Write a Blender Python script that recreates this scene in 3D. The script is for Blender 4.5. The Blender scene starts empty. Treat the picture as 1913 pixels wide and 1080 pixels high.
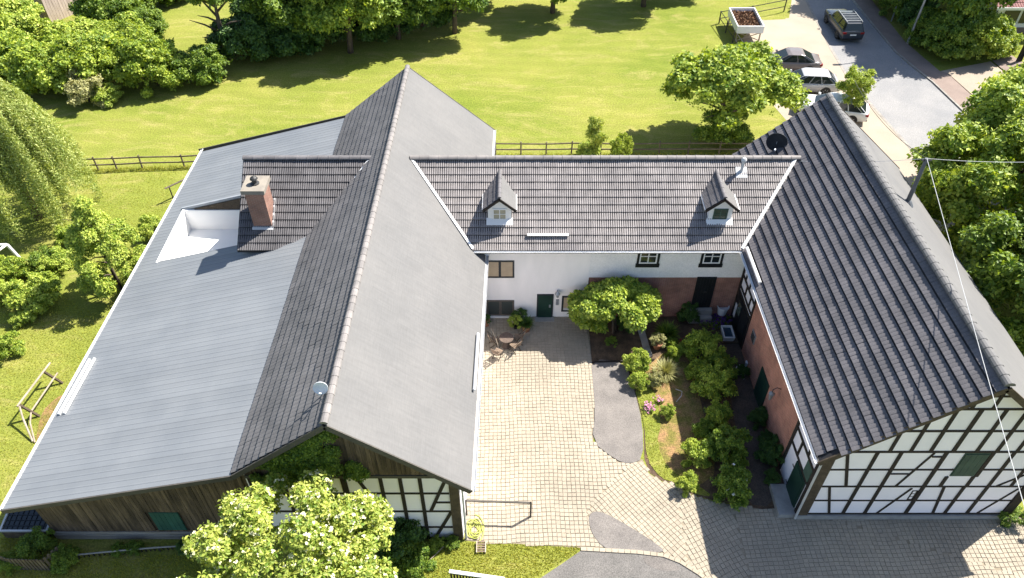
import bpy, bmesh, math, random
import numpy as np
from mathutils import Vector, Matrix
R = math.radians
rnd = random.Random(7)
scene = bpy.context.scene
COL = scene.collection

# ---------------------------------------------------------------- camera, sky, sun, exposure
H, FPX, PITCH = 31.0, 1439.0, R(44.0)
cam_d = bpy.data.cameras.new('camera'); cam = bpy.data.objects.new('camera', cam_d); COL.objects.link(cam)
cam_d.sensor_width = 36.0; cam_d.lens = 36.0*FPX/1913.0
cam_d.clip_end = 2000; cam_d.clip_start = 0.5
cam.location = (0, 0, H); cam.rotation_euler = (R(90)-PITCH, 0, 0)
scene.camera = cam
SUN = Vector((0.70, 0.42, 1.0)).normalized()
world = bpy.data.worlds.new('World'); scene.world = world; world.use_nodes = True
wn = world.node_tree; bg = wn.nodes['Background']
sky = wn.nodes.new('ShaderNodeTexSky'); sky.sky_type = 'NISHITA'; sky.sun_disc = False
sky.sun_elevation = math.asin(SUN.z); sky.sun_rotation = math.atan2(SUN.x, SUN.y)
sky.air_density = 1.0; sky.dust_density = 1.0; sky.ozone_density = 1.0
wn.links.new(sky.outputs[0], bg.inputs[0]); bg.inputs[1].default_value = 0.083
sun_d = bpy.data.lights.new('sun', 'SUN'); sun_d.energy = 5.0; sun_d.angle = R(0.5); sun_d.color = (1.0, 0.95, 0.86)
sun = bpy.data.objects.new('sun', sun_d); COL.objects.link(sun); sun.location = (40, 30, 60)
sun.rotation_euler = SUN.to_track_quat('Z', 'Y').to_euler()
vs = scene.view_settings
vs.view_transform = 'Standard'; vs.look = 'None'; vs.gamma = 1.0; vs.use_curve_mapping = False; vs.exposure = 1.36

def G(px, py, h=0.0):
    """ground point (height h) at a place of the survey picture (1913 x 1080)"""
    u = (px-956.5)/FPX; v = (py-540)/FPX
    cp, sp = math.cos(PITCH), math.sin(PITCH)
    rx, ry, rz = u, cp-v*sp, -sp-v*cp
    t = (h-H)/rz
    return Vector((rx*t, ry*t, h))

# ---------------------------------------------------------------- materials
def newmat(name):
    m = bpy.data.materials.new(name); m.use_nodes = True
    nt = m.node_tree; b = nt.nodes['Principled BSDF']
    return m, nt, b
def N(nt, t, **kw):
    n = nt.nodes.new(t)
    for k, v in kw.items():
        if hasattr(n, k): setattr(n, k, v)
        else: n.inputs[k.replace('_', ' ')].default_value = v
    return n
def mathn(nt, op, a, b=None):
    n = nt.nodes.new('ShaderNodeMath'); n.operation = op
    for i, q in enumerate((a, b)):
        if q is None: continue
        if isinstance(q, (int, float)): n.inputs[i].default_value = q
        else: nt.links.new(q, n.inputs[i])
    return n.outputs[0]
def mixc(nt, f, a, b, mode='MIX'):
    n = nt.nodes.new('ShaderNodeMix'); n.data_type = 'RGBA'; n.blend_type = mode
    for k, q in ((0, f), (6, a), (7, b)):
        if isinstance(q, (int, float)): n.inputs[k].default_value = q
        elif isinstance(q, (tuple, list)): n.inputs[k].default_value = (*q[:3], 1)
        else: nt.links.new(q, n.inputs[k])
    return n.outputs[2]
def ramp(nt, f, stops):
    n = nt.nodes.new('ShaderNodeValToRGB'); e = n.color_ramp.elements
    while len(e) < len(stops): e.new(0.5)
    for q, (p, c) in zip(e, stops):
        q.position = p; q.color = (*c, 1) if isinstance(c, (tuple, list)) else (c, c, c, 1)
    nt.links.new(f, n.inputs[0]); return n.outputs[0]
def noise(nt, vec, scale, detail=5, rough=0.55, dist=0.0):
    n = N(nt, 'ShaderNodeTexNoise'); n.inputs['Scale'].default_value = scale
    n.inputs['Detail'].default_value = detail; n.inputs['Roughness'].default_value = rough
    n.inputs['Distortion'].default_value = dist
    nt.links.new(vec, n.inputs['Vector']); return n.outputs['Fac']
def pos(nt, scale=(1, 1, 1), rot=(0, 0, 0), obj=False):
    if obj: o = nt.nodes.new('ShaderNodeTexCoord').outputs['Object']
    else: o = nt.nodes.new('ShaderNodeNewGeometry').outputs['Position']
    mp = nt.nodes.new('ShaderNodeMapping'); mp.inputs['Scale'].default_value = scale; mp.inputs['Rotation'].default_value = rot
    nt.links.new(o, mp.inputs['Vector']); return mp.outputs[0]
def rand_both(nt):
    a = nt.nodes.new('ShaderNodeObjectInfo').outputs['Random']
    b = nt.nodes.new('ShaderNodeNewGeometry').outputs['Random Per Island']
    return mathn(nt, 'FRACT', mathn(nt, 'ADD', a, b))
def bump(nt, b, h, strength=0.4, dist=0.02):
    n = nt.nodes.new('ShaderNodeBump'); n.inputs['Strength'].default_value = strength; n.inputs['Distance'].default_value = dist
    nt.links.new(h, n.inputs['Height']); nt.links.new(n.outputs[0], b.inputs['Normal'])

def mat(name, c1, c2=None, rough=0.8, scale=3.0, detail=6, bmp=0.0, bscale=40, metal=0.0, spec=0.3, vary=0.0,
        stretch=(1, 1, 1), rot=(0, 0, 0), obj=False, fine=0.0, fscale=60, contrast=0.3):
    m, nt, b = newmat(name)
    c2 = c2 or tuple(x*0.75 for x in c1)
    p = pos(nt, stretch, rot, obj)
    f = noise(nt, p, scale, detail)
    f = ramp(nt, f, [(0.5-contrast/2, 0.0), (0.5+contrast/2, 1.0)])
    col = mixc(nt, f, c1, c2)
    if fine:
        g = noise(nt, p, fscale, 3)
        g = ramp(nt, g, [(0.3, 1-fine), (0.7, 1+fine)])
        col = mixc(nt, 1.0, col, g, 'MULTIPLY')
    if vary:
        r = rand_both(nt)
        v = mathn(nt, 'ADD', mathn(nt, 'MULTIPLY', r, 2*vary), 1-vary)
        cc = nt.nodes.new('ShaderNodeCombineColor')
        for i in range(3): nt.links.new(v, cc.inputs[i])
        col = mixc(nt, 1.0, col, cc.outputs[0], 'MULTIPLY')
    nt.links.new(col, b.inputs['Base Color'])
    b.inputs['Roughness'].default_value = rough; b.inputs['Metallic'].default_value = metal
    b.inputs['Specular IOR Level'].default_value = spec
    if bmp: bump(nt, b, noise(nt, p, bscale, 4), bmp)
    return m

def leafmat(name, c1, c2, trans=0.32, rough=0.55):
    m, nt, b = newmat(name)
    r = rand_both(nt)
    p = pos(nt)
    big = ramp(nt, noise(nt, p, 0.9, 3), [(0.35, 0.0), (0.65, 1.0)])
    f = mathn(nt, 'ADD', mathn(nt, 'MULTIPLY', mathn(nt, 'POWER', r, 1.4), 0.75), mathn(nt, 'MULTIPLY', big, 0.25))
    col = mixc(nt, f, c1, c2)
    nt.links.new(col, b.inputs['Base Color']); b.inputs['Roughness'].default_value = rough
    b.inputs['Specular IOR Level'].default_value = 0.45
    t = nt.nodes.new('ShaderNodeBsdfTranslucent')
    nt.links.new(mixc(nt, 1.0, col, (1.25, 1.2, 0.45), 'MULTIPLY'), t.inputs['Color'])
    ms = nt.nodes.new('ShaderNodeMixShader'); ms.inputs[0].default_value = trans
    nt.links.new(b.outputs[0], ms.inputs[1]); nt.links.new(t.outputs[0], ms.inputs[2])
    nt.links.new(ms.outputs[0], nt.nodes['Material Output'].inputs['Surface'])
    return m

def grassmat(name, greens, tan, tan_amt=0.5):
    m, nt, b = newmat(name)
    p = pos(nt)
    big = noise(nt, p, 0.11, 5, 0.6)
    mid = noise(nt, p, 0.8, 6, 0.65)
    p2 = pos(nt, (0.5, 1.2, 1), (0, 0, R(14)))
    streak = noise(nt, p2, 0.5, 9, 0.78, 1.2)
    fine = noise(nt, p, 9, 4, 0.7); vfine = noise(nt, p, 34, 3, 0.7)
    col = mixc(nt, ramp(nt, big, [(0.35, 0.0), (0.65, 1.0)]), greens[0], greens[1])
    col = mixc(nt, ramp(nt, mid, [(0.4, 0.0), (0.75, 0.75)]), col, greens[2])
    col = mixc(nt, mathn(nt, 'MULTIPLY', ramp(nt, streak, [(0.50, 0.0), (0.66, 1.0)]), tan_amt), col, tan)
    w = nt.nodes.new('ShaderNodeTexWave'); w.wave_type = 'BANDS'; w.bands_direction = 'Y'; w.inputs['Scale'].default_value = 0.22
    w.inputs['Distortion'].default_value = 6.0; w.inputs['Detail'].default_value = 3; w.inputs['Detail Scale'].default_value = 0.6
    nt.links.new(pos(nt, (0.6, 1, 1), (0, 0, R(9))), w.inputs['Vector'])
    col = mixc(nt, 1.0, col, ramp(nt, w.outputs[1], [(0.2, 0.965), (0.8, 1.03)]), 'MULTIPLY')
    g = ramp(nt, fine, [(0.28, 0.55), (0.72, 1.4)]); h = ramp(nt, vfine, [(0.28, 0.5), (0.72, 1.45)])
    col = mixc(nt, 1.0, col, g, 'MULTIPLY'); col = mixc(nt, 1.0, col, h, 'MULTIPLY')
    nt.links.new(col, b.inputs['Base Color']); b.inputs['Roughness'].default_value = 0.95
    b.inputs['Specular IOR Level'].default_value = 0.1
    bump(nt, b, mathn(nt, 'ADD', vfine, fine), 0.5, 0.05)
    return m

def brickmat(name, c1, c2, mortar, axis='xz', bw=0.24, bh=0.075):
    m, nt, b = newmat(name)
    o = nt.nodes.new('ShaderNodeNewGeometry').outputs['Position']
    s = nt.nodes.new('ShaderNodeSeparateXYZ'); nt.links.new(o, s.inputs[0])
    c = nt.nodes.new('ShaderNodeCombineXYZ')
    if axis == 'xz': nt.links.new(s.outputs[0], c.inputs[0])
    elif axis == 'yz': nt.links.new(s.outputs[1], c.inputs[0])
    else: nt.links.new(mathn(nt, 'ADD', s.outputs[0], s.outputs[1]), c.inputs[0])
    nt.links.new(s.outputs[2], c.inputs[1])
    t = nt.nodes.new('ShaderNodeTexBrick'); nt.links.new(c.outputs[0], t.inputs['Vector'])
    t.inputs['Color1'].default_value = (*c1, 1); t.inputs['Color2'].default_value = (*c2, 1); t.inputs['Mortar'].default_value = (*mortar, 1)
    t.inputs['Scale'].default_value = 1.0; t.inputs['Brick Width'].default_value = bw; t.inputs['Row Height'].default_value = bh
    t.inputs['Mortar Size'].default_value = 0.008; t.inputs['Bias'].default_value = 0.0
    g = ramp(nt, noise(nt, pos(nt), 1.3, 5), [(0.3, 0.7), (0.7, 1.2)])
    col = mixc(nt, 1.0, t.outputs[0], g, 'MULTIPLY')
    nt.links.new(col, b.inputs['Base Color']); b.inputs['Roughness'].default_value = 0.9
    bump(nt, b, mathn(nt, 'SUBTRACT', 1.0, t.outputs[1]), 0.6, 0.01)
    return m

def glassmat(name, c, rough=0.05):
    m, nt, b = newmat(name)
    b.inputs['Base Color'].default_value = (*c, 1); b.inputs['Roughness'].default_value = rough
    b.inputs['Specular IOR Level'].default_value = 0.6
    return m

M = {}
M['grass'] = grassmat('lawn_grass', [(0.15, 0.187, 0.028), (0.245, 0.245, 0.055), (0.19, 0.217, 0.036)], (0.38, 0.31, 0.13), 0.48)
M['darkroof'] = mat('purple_brown_roofing', (0.12, 0.075, 0.08), (0.09, 0.06, 0.065), 0.85, 2.0)
M['blade'] = leafmat('grass_blade', (0.24, 0.28, 0.02), (0.46, 0.42, 0.07), 0.35, 0.8)
M['soil'] = mat('garden_soil', (0.064, 0.043, 0.028), (0.128, 0.085, 0.053), 0.95, 2.5, fine=0.35, fscale=25, bmp=0.8, bscale=20)
M['mulch'] = mat('bark_mulch', (0.255, 0.153, 0.072), (0.145, 0.128, 0.030), 0.95, 1.6, fine=0.5, fscale=18, bmp=0.9, bscale=18, contrast=0.2)
M['joint'] = mat('paving_joint_sand', (0.27, 0.23, 0.172), (0.21, 0.175, 0.125), 0.95, 3.0, fine=0.2)
M['cobble'] = mat('concrete_cobble', (0.344, 0.297, 0.230), (0.288, 0.249, 0.194), 0.85, 0.3, detail=8, contrast=0.2, vary=0.07, fine=0.12, fscale=45, bmp=0.25, bscale=50)
M['setts'] = mat('grey_setts', (0.172, 0.156, 0.144), (0.132, 0.120, 0.112), 0.85, 1.3, vary=0.1, fine=0.35, fscale=26, bmp=0.4, bscale=26)
M['path'] = mat('dark_path', (0.093, 0.072, 0.058), (0.064, 0.051, 0.043), 0.9, 2.0, fine=0.35, fscale=22, bmp=0.5, bscale=20)
M['asphalt'] = mat('pale_asphalt', (0.260, 0.252, 0.248), (0.197, 0.197, 0.202), 0.9, 0.3, detail=9, fine=0.2, fscale=12, bmp=0.3)
M['gravelroad'] = mat('worn_asphalt', (0.152, 0.142, 0.134), (0.116, 0.110, 0.104), 0.9, 1.0, fine=0.35, fscale=22, bmp=0.4, bscale=22)
M['pinkpave'] = mat('pinkish_paving', (0.336, 0.269, 0.210), (0.286, 0.235, 0.185), 0.9, 0.6, fine=0.15, fscale=16, bmp=0.3, bscale=12)
M['beigepave'] = mat('beige_concrete', (0.344, 0.286, 0.227), (0.302, 0.256, 0.202), 0.9, 0.5, fine=0.1, fscale=20)
M['walkpave'] = mat('brown_sidewalk', (0.235, 0.181, 0.155), (0.197, 0.151, 0.130), 0.9, 0.8, fine=0.15, fscale=16)
M['kerb'] = mat('kerb_stone', (0.30, 0.28, 0.25), (0.22, 0.2, 0.18), 0.9, 2, fine=0.2)
M['concrete'] = mat('concrete_slab', (0.34, 0.33, 0.31), (0.26, 0.25, 0.24), 0.9, 2.0, fine=0.15)
M['tile'] = mat('roof_tile', (0.152, 0.144, 0.148), (0.102, 0.097, 0.101), 0.62, 0.8, vary=0.08, fine=0.2, fscale=22, spec=0.35)
M['tile_light'] = mat('light_roof_tile', (0.311, 0.284, 0.275), (0.223, 0.205, 0.203), 0.65, 0.8, vary=0.08, fine=0.2, fscale=22)
M['tile_grey'] = mat('grey_roof_tile', (0.133, 0.128, 0.130), (0.098, 0.096, 0.099), 0.7, 0.7, vary=0.08, fine=0.22, fscale=30)
M['tile_dark'] = mat('dark_roof_tile', (0.126, 0.118, 0.125), (0.088, 0.084, 0.090), 0.62, 0.8, vary=0.08, fine=0.2, fscale=24, spec=0.35)
M['underlay'] = mat('dark_roof_underlay', (0.03, 0.03, 0.033), (0.02, 0.02, 0.022), 0.9)  # bared between tile courses, its near-black stands in for their shadow lines
M['ridge'] = mat('ridge_tile', (0.225, 0.206, 0.197), (0.165, 0.154, 0.150), 0.6, 2.0, vary=0.1, fine=0.12, fscale=30)
def slatemat():
    m, nt, b = newmat('fine_grey_slate')
    p = pos(nt)
    f = ramp(nt, noise(nt, p, 0.35, 5, 0.6), [(0.35, 0.0), (0.65, 1.0)])
    col = mixc(nt, f, (0.150, 0.146, 0.144), (0.130, 0.128, 0.128))
    p2 = pos(nt, (26, 2.2, 26)); st = noise(nt, p2, 1.0, 5, 0.6)
    col = mixc(nt, 1.0, col, ramp(nt, st, [(0.3, 0.93), (0.7, 1.06)]), 'MULTIPLY')
    p3 = pos(nt, (1.0, 9, 1.0)); st3 = noise(nt, p3, 1.0, 4, 0.6)
    col = mixc(nt, 1.0, col, ramp(nt, st3, [(0.3, 0.93), (0.7, 1.06)]), 'MULTIPLY')
    nt.links.new(col, b.inputs['Base Color']); b.inputs['Roughness'].default_value = 0.75
    b.inputs['Specular IOR Level'].default_value = 0.3
    w = nt.nodes.new('ShaderNodeTexWave'); w.wave_type = 'BANDS'; w.bands_direction = 'X'; w.wave_profile = 'SAW'
    w.inputs['Scale'].default_value = 1.9; w.inputs['Distortion'].default_value = 0.4
    nt.links.new(p, w.inputs['Vector'])
    bump(nt, b, mathn(nt, 'ADD', mathn(nt, 'MULTIPLY', w.outputs[1], 0.6), st), 0.28, 0.02)
    return m
M['slate'] = slatemat()
M['sheet'] = mat('grey_sheet_metal', (0.177, 0.188, 0.201), (0.151, 0.163, 0.178), 0.5, 0.5, fine=0.06, spec=0.45, vary=0.05)
M['plaster'] = mat('white_plaster', (0.90, 0.86, 0.845), (0.83, 0.80, 0.785), 0.9, 1.6, stretch=(1, 1, 0.3), fine=0.03)
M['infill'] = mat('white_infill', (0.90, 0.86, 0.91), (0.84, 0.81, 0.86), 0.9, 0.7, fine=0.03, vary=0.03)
M['whitewall'] = mat('whitewashed_brick', (0.88, 0.85, 0.84), (0.79, 0.775, 0.77), 0.9, 1.2, fine=0.08, fscale=14)
M['render'] = mat('white_render', (0.82, 0.81, 0.80), (0.78, 0.78, 0.77), 0.85, 1.0)
M['beam'] = mat('dark_timber', (0.034, 0.026, 0.021), (0.022, 0.018, 0.016), 0.8, 4.0, fine=0.3, fscale=30)
M['post'] = mat('brown_timber', (0.10, 0.075, 0.05), (0.06, 0.045, 0.032), 0.85, 3.0, fine=0.25, fscale=25)
M['plank'] = mat('weathered_plank', (0.144, 0.104, 0.072), (0.061, 0.045, 0.033), 0.9, 1.2, stretch=(6, 6, 0.6), vary=0.35, fine=0.25, fscale=8, bmp=0.3, bscale=14)
M['plinth'] = mat('grey_plinth_board', (0.32, 0.295, 0.275), (0.22, 0.20, 0.185), 0.9, 1.0, stretch=(0.6, 6, 9), fine=0.2, fscale=8)
M['brick_w'] = brickmat('red_brick', (0.50, 0.20, 0.135), (0.39, 0.145, 0.10), (0.52, 0.37, 0.29), 'yz')
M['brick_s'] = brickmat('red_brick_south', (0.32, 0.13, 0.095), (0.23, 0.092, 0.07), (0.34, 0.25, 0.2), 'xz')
M['brick_c'] = brickmat('chimney_brick', (0.31, 0.15, 0.11), (0.23, 0.11, 0.085), (0.33, 0.26, 0.21), 'both')
M['green'] = mat('dark_green_paint', (0.012, 0.042, 0.030), (0.009, 0.032, 0.024), 0.55, 2.0)
M['shutter'] = mat('grey_green_shutter', (0.055, 0.10, 0.075), (0.04, 0.075, 0.058), 0.7, 2.0, vary=0.15)
M['tealshutter'] = mat('teal_shutter', (0.03, 0.105, 0.085), (0.022, 0.08, 0.066), 0.7, 2.0, vary=0.12)
M['black'] = mat('black_paint', (0.014, 0.016, 0.018), (0.01, 0.011, 0.013), 0.5)
M['anthracite'] = mat('anthracite_frame', (0.03, 0.035, 0.042), (0.022, 0.026, 0.032), 0.5)
M['white'] = mat('white_paint', (0.80, 0.80, 0.79), (0.76, 0.76, 0.76), 0.5, fine=0.03)
M['zinc'] = mat('pale_zinc', (0.527, 0.527, 0.527), (0.442, 0.451, 0.459), 0.45, 2.0, spec=0.5)
M['lead'] = mat('lead_flashing', (0.30, 0.32, 0.35), (0.24, 0.26, 0.29), 0.55, 2.0)
M['capstone'] = mat('beige_capstone', (0.27, 0.24, 0.20), (0.20, 0.18, 0.155), 0.9, 2.0, fine=0.15)
M['mast'] = mat('blue_grey_mast_paint', (0.11, 0.12, 0.135), (0.085, 0.093, 0.105), 0.6, 2.0)
M['fascia'] = mat('grey_brown_fascia', (0.098, 0.089, 0.078), (0.072, 0.066, 0.060), 0.8, 2.0, stretch=(1, 1, 4))
M['glass'] = glassmat('window_glass', (0.02, 0.026, 0.028))
M['glass_green'] = glassmat('greenish_window_glass', (0.06, 0.085, 0.06))
M['blind'] = mat('beige_blind', (0.46, 0.36, 0.25), (0.40, 0.31, 0.215), 0.6, 3.0, spec=0.4)
M['curtain'] = mat('net_curtain', (0.42, 0.38, 0.28), (0.33, 0.31, 0.23), 0.6, 3.0)
M['steel'] = mat('galvanised_steel', (0.36, 0.38, 0.40), (0.28, 0.30, 0.32), 0.4, metal=0.4)
M['darksteel'] = mat('dark_steel', (0.06, 0.06, 0.06), (0.04, 0.04, 0.04), 0.5, metal=0.3)
M['brownframe'] = mat('dark_brown_frame', (0.135, 0.112, 0.094), (0.099, 0.085, 0.072), 0.5)
M['glass_reflect_tone'] = glassmat('reflection_toned_glass', (0.055, 0.065, 0.062), 0.04)  # base colour lightened to stand in for reflections on the panes
M['fencewood'] = mat('weathered_fence_wood', (0.17, 0.135, 0.10), (0.10, 0.08, 0.06), 0.9, 4.0, fine=0.25, vary=0.12)
M['palewood'] = mat('pale_bare_wood', (0.40, 0.34, 0.27), (0.27, 0.22, 0.17), 0.85, 3.0, fine=0.2, vary=0.1)
M['shedwood'] = mat('silvered_shed_board', (0.594, 0.486, 0.419), (0.446, 0.358, 0.304), 0.9, 2.0, stretch=(4, 4, 0.6), vary=0.14)
M['redroof'] = mat('reddish_roofing', (0.27, 0.135, 0.125), (0.2, 0.10, 0.10), 0.85, 2.0)
M['terracotta'] = mat('terracotta', (0.36, 0.17, 0.095), (0.28, 0.13, 0.075), 0.8, 4)
M['bark'] = mat('tree_bark', (0.13, 0.10, 0.078), (0.07, 0.055, 0.045), 0.95, 4.0, stretch=(3, 3, 0.7), fine=0.3)
M['wicker'] = mat('brown_rattan', (0.13, 0.095, 0.075), (0.08, 0.06, 0.05), 0.85, 8)
M['seat'] = mat('teak_slat', (0.22, 0.16, 0.115), (0.14, 0.105, 0.08), 0.8, 5, vary=0.15)
M['rubber'] = mat('tyre_rubber', (0.02, 0.02, 0.02), None, 0.9)
M['carblack'] = mat('dark_blue_car_paint', (0.035, 0.042, 0.055), (0.032, 0.038, 0.05), 0.22, spec=0.6)
M['cargrey'] = mat('taupe_car_paint', (0.16, 0.14, 0.135), (0.15, 0.132, 0.128), 0.25, spec=0.6)
M['carsilver'] = mat('silver_car_paint', (0.40, 0.40, 0.41), (0.37, 0.37, 0.38), 0.25, spec=0.6, metal=0.15)
M['carwhite'] = mat('white_car_paint', (0.70, 0.71, 0.71), (0.66, 0.67, 0.67), 0.25, spec=0.6)
M['carglass'] = glassmat('car_glass', (0.018, 0.024, 0.022), 0.03)
M['taillight'] = mat('red_tail_lamp', (0.25, 0.012, 0.012), (0.18, 0.01, 0.01), 0.25)
M['headlight'] = mat('clear_headlamp', (0.6, 0.62, 0.64), None, 0.15)
M['chips'] = mat('brown_wood_chips', (0.26, 0.15, 0.085), (0.14, 0.08, 0.048), 0.95, 8, vary=0.4)
M['plasticwhite'] = mat('white_plastic', (0.66, 0.69, 0.72), (0.58, 0.61, 0.65), 0.5)
M['water'] = glassmat('dark_water', (0.02, 0.05, 0.085), 0.03)
M['hose'] = mat('pale_hose', (0.48, 0.44, 0.42), None, 0.6)
M['pinkflower'] = mat('pink_petals', (0.62, 0.28, 0.42), (0.45, 0.16, 0.33), 0.8, 6, vary=0.2)
M['purpleflower'] = mat('purple_petals', (0.14, 0.05, 0.24), (0.08, 0.03, 0.15), 0.8, 6, vary=0.2)
M['redflower'] = mat('red_petals', (0.35, 0.03, 0.035), (0.2, 0.02, 0.025), 0.8, 6, vary=0.2)
M['whiteflower'] = mat('cream_petals', (0.78, 0.75, 0.52), (0.70, 0.68, 0.40), 0.8, 6, vary=0.1)
M['hosegreen'] = mat('yellow_green_hose', (0.40, 0.42, 0.10), (0.33, 0.36, 0.08), 0.5)
# foliage
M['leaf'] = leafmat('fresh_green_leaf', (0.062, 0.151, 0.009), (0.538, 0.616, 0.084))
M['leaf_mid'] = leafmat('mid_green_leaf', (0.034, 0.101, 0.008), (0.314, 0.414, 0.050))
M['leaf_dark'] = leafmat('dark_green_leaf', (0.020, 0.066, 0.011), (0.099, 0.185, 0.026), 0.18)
M['leaf_lime'] = leafmat('lime_leaf', (0.112, 0.213, 0.013), (0.627, 0.683, 0.123), 0.3)
M['leaf_yellow'] = leafmat('yellow_green_leaf', (0.104, 0.200, 0.013), (0.576, 0.592, 0.128), 0.3)
M['leaf_willow'] = leafmat('willow_leaf', (0.180, 0.263, 0.048), (0.608, 0.639, 0.223), 0.35)
M['leaf_olive'] = leafmat('olive_grass_leaf', (0.25, 0.25, 0.09), (0.50, 0.48, 0.22), 0.2)
# ---------------------------------------------------------------- object helpers
MAT0 = {}
def tag(o, label=None, cat=None, group=None, kind=None):
    if label: o['label'] = label
    if cat: o['category'] = cat
    if group: o['group'] = group
    if kind: o['kind'] = kind
    return o
def thing(name, label, cat, loc=(0, 0, 0), rz=0.0, group=None):
    o = bpy.data.objects.new(name, None); COL.objects.link(o); o.empty_display_size = 0.3
    o.location = loc; o.rotation_euler = (0, 0, rz)
    MAT0[o] = Matrix.Translation(Vector(loc)) @ Matrix.Rotation(rz, 4, 'Z')
    return tag(o, label, cat, group)
def attach(o, parent, world=True):
    """parent o; world=True means o's mesh is in world coordinates"""
    o.parent = parent
    if world: o.matrix_parent_inverse = MAT0.get(parent, Matrix.Identity(4)).inverted()
    MAT0[o] = MAT0.get(parent, Matrix.Identity(4)) if not world else Matrix.Identity(4)
    return o
def mesh_obj(name, me, material, parent=None, world=True):
    o = bpy.data.objects.new(name, me); COL.objects.link(o)
    if material is not None and len(me.materials) == 0: me.materials.append(material)
    if parent is not None: attach(o, parent, world)
    return o
class MB:
    """collects shapes and links them as ONE mesh object"""
    def __init__(s): s.v = []; s.f = []
    def add(s, vs, fs):
        n = len(s.v); s.v += [tuple(q) for q in vs]; s.f += [tuple(i+n for i in f) for f in fs]; return s
    def box(s, x0, x1, y0, y1, z0, z1, fn=None):
        vs = [(x, y, z) for z in (z0, z1) for y in (y0, y1) for x in (x0, x1)]
        if fn: vs = [fn(*q) for q in vs]
        return s.add(vs, [(0, 2, 3, 1), (4, 5, 7, 6), (0, 1, 5, 4), (2, 6, 7, 3), (0, 4, 6, 2), (1, 3, 7, 5)])
    def bar(s, a, b, w, d, up=(0, 0, 1)):
        """rectangular bar from a to b, w across, d along up"""
        a, b, up = Vector(a), Vector(b), Vector(up)
        t = (b-a).normalized(); x = t.cross(up)
        if x.length < 1e-4: x = t.cross(Vector((1, 0, 0)))
        x.normalize(); y = x.cross(t)
        vs = [p + x*sx*w/2 + y*sy*d/2 for p in (a, b) for sy in (-1, 1) for sx in (-1, 1)]
        return s.add(vs, [(0, 1, 3, 2), (4, 6, 7, 5), (0, 4, 5, 1), (2, 3, 7, 6), (0, 2, 6, 4), (1, 5, 7, 3)])
    def tube(s, pts, r, n=6, cap=True):
        pts = [Vector(p) for p in pts]; k = len(pts)
        rr = r if isinstance(r, (list, tuple)) else [r]*k
        rings = []
        x = None
        for i, p in enumerate(pts):
            t = (pts[min(i+1, k-1)]-pts[max(i-1, 0)]).normalized()
            if x is None:
                x = t.orthogonal().normalized()
            else:
                x = (x-t*x.dot(t)); x = x.normalized() if x.length > 1e-5 else t.orthogonal().normalized()
            y = t.cross(x)
            rings.append([p+(x*math.cos(2*math.pi*j/n)+y*math.sin(2*math.pi*j/n))*rr[i] for j in range(n)])
        vs = [q for ring in rings for q in ring]; fs = []
        for i in range(k-1):
            for j in range(n):
                fs.append((i*n+j, i*n+(j+1) % n, (i+1)*n+(j+1) % n, (i+1)*n+j))
        if cap: fs += [tuple(range(n))[::-1], tuple((k-1)*n+j for j in range(n))]
        return s.add(vs, fs)
    def lathe(s, c, prof, n=14):
        c = Vector(c); vs = []; fs = []; k = len(prof)
        for r, z in prof:
            for j in range(n): vs.append(c+Vector((r*math.cos(2*math.pi*j/n), r*math.sin(2*math.pi*j/n), z)))
        for i in range(k-1):
            for j in range(n): fs.append((i*n+j, i*n+(j+1) % n, (i+1)*n+(j+1) % n, (i+1)*n+j))
        fs += [tuple(range(n))[::-1], tuple((k-1)*n+j for j in range(n))]
        return s.add(vs, fs)
    def slab(s, poly, nrm, th):
        """thick polygon: poly is the top outline (counter-clockwise seen from nrm)"""
        nrm = Vector(nrm).normalized(); a = [Vector(p) for p in poly]; b = [p-nrm*th for p in a]; n = len(a)
        fs = [tuple(range(n)), tuple(range(2*n-1, n-1, -1))]
        for i in range(n): fs.append((i, n+i, n+(i+1) % n, (i+1) % n))
        return s.add(a+b, fs)
    def mesh(s, name, smooth=False):
        me = bpy.data.meshes.new(name); me.from_pydata([tuple(q) for q in s.v], [], s.f); me.update()
        if smooth: me.shade_smooth()
        return me
    def build(s, name, material, parent=None, world=True, smooth=False):
        return mesh_obj(name, s.mesh(name, smooth), material, parent, world)
def np_mesh(name, verts, loops, nside, smooth=False):
    """fast mesh of equal polygons"""
    me = bpy.data.meshes.new(name); nv = len(verts); nf = len(loops)//nside
    me.vertices.add(nv); me.vertices.foreach_set('co', np.ascontiguousarray(verts, np.float32).ravel())
    me.loops.add(nf*nside); me.loops.foreach_set('vertex_index', np.ascontiguousarray(loops, np.int32))
    me.polygons.add(nf); me.polygons.foreach_set('loop_start', np.arange(0, nf*nside, nside, dtype=np.int32))
    me.update(calc_edges=True)
    me.shade_smooth() if smooth else me.shade_flat()
    return me
def sheet(name, pts, z, material, parent=None, holes=None):
    me = bpy.data.meshes.new(name)
    me.from_pydata([(p[0], p[1], z) for p in pts], [], [tuple(range(len(pts)))]); me.update()
    if me.polygons[0].normal.z < 0: me.flip_normals()
    o = mesh_obj(name, me, material, parent)
    if parent is None: o['kind'] = 'structure'
    return o
def inside(poly, x, y):
    c = False; n = len(poly); j = n-1
    for i in range(n):
        xi, yi, xj, yj = poly[i][0], poly[i][1], poly[j][0], poly[j][1]
        if (yi > y) != (yj > y) and x < (xj-xi)*(y-yi)/(yj-yi)+xi: c = not c
        j = i
    return c
def smooth_poly(pts, it=2):
    for _ in range(it):
        out = []
        for i in range(len(pts)):
            a, b = Vector(pts[i]), Vector(pts[(i+1) % len(pts)])
            out += [a*0.75+b*0.25, a*0.25+b*0.75]
        pts = out
    return pts
def GP(*pp): return [G(*p).xy for p in pp]

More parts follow.
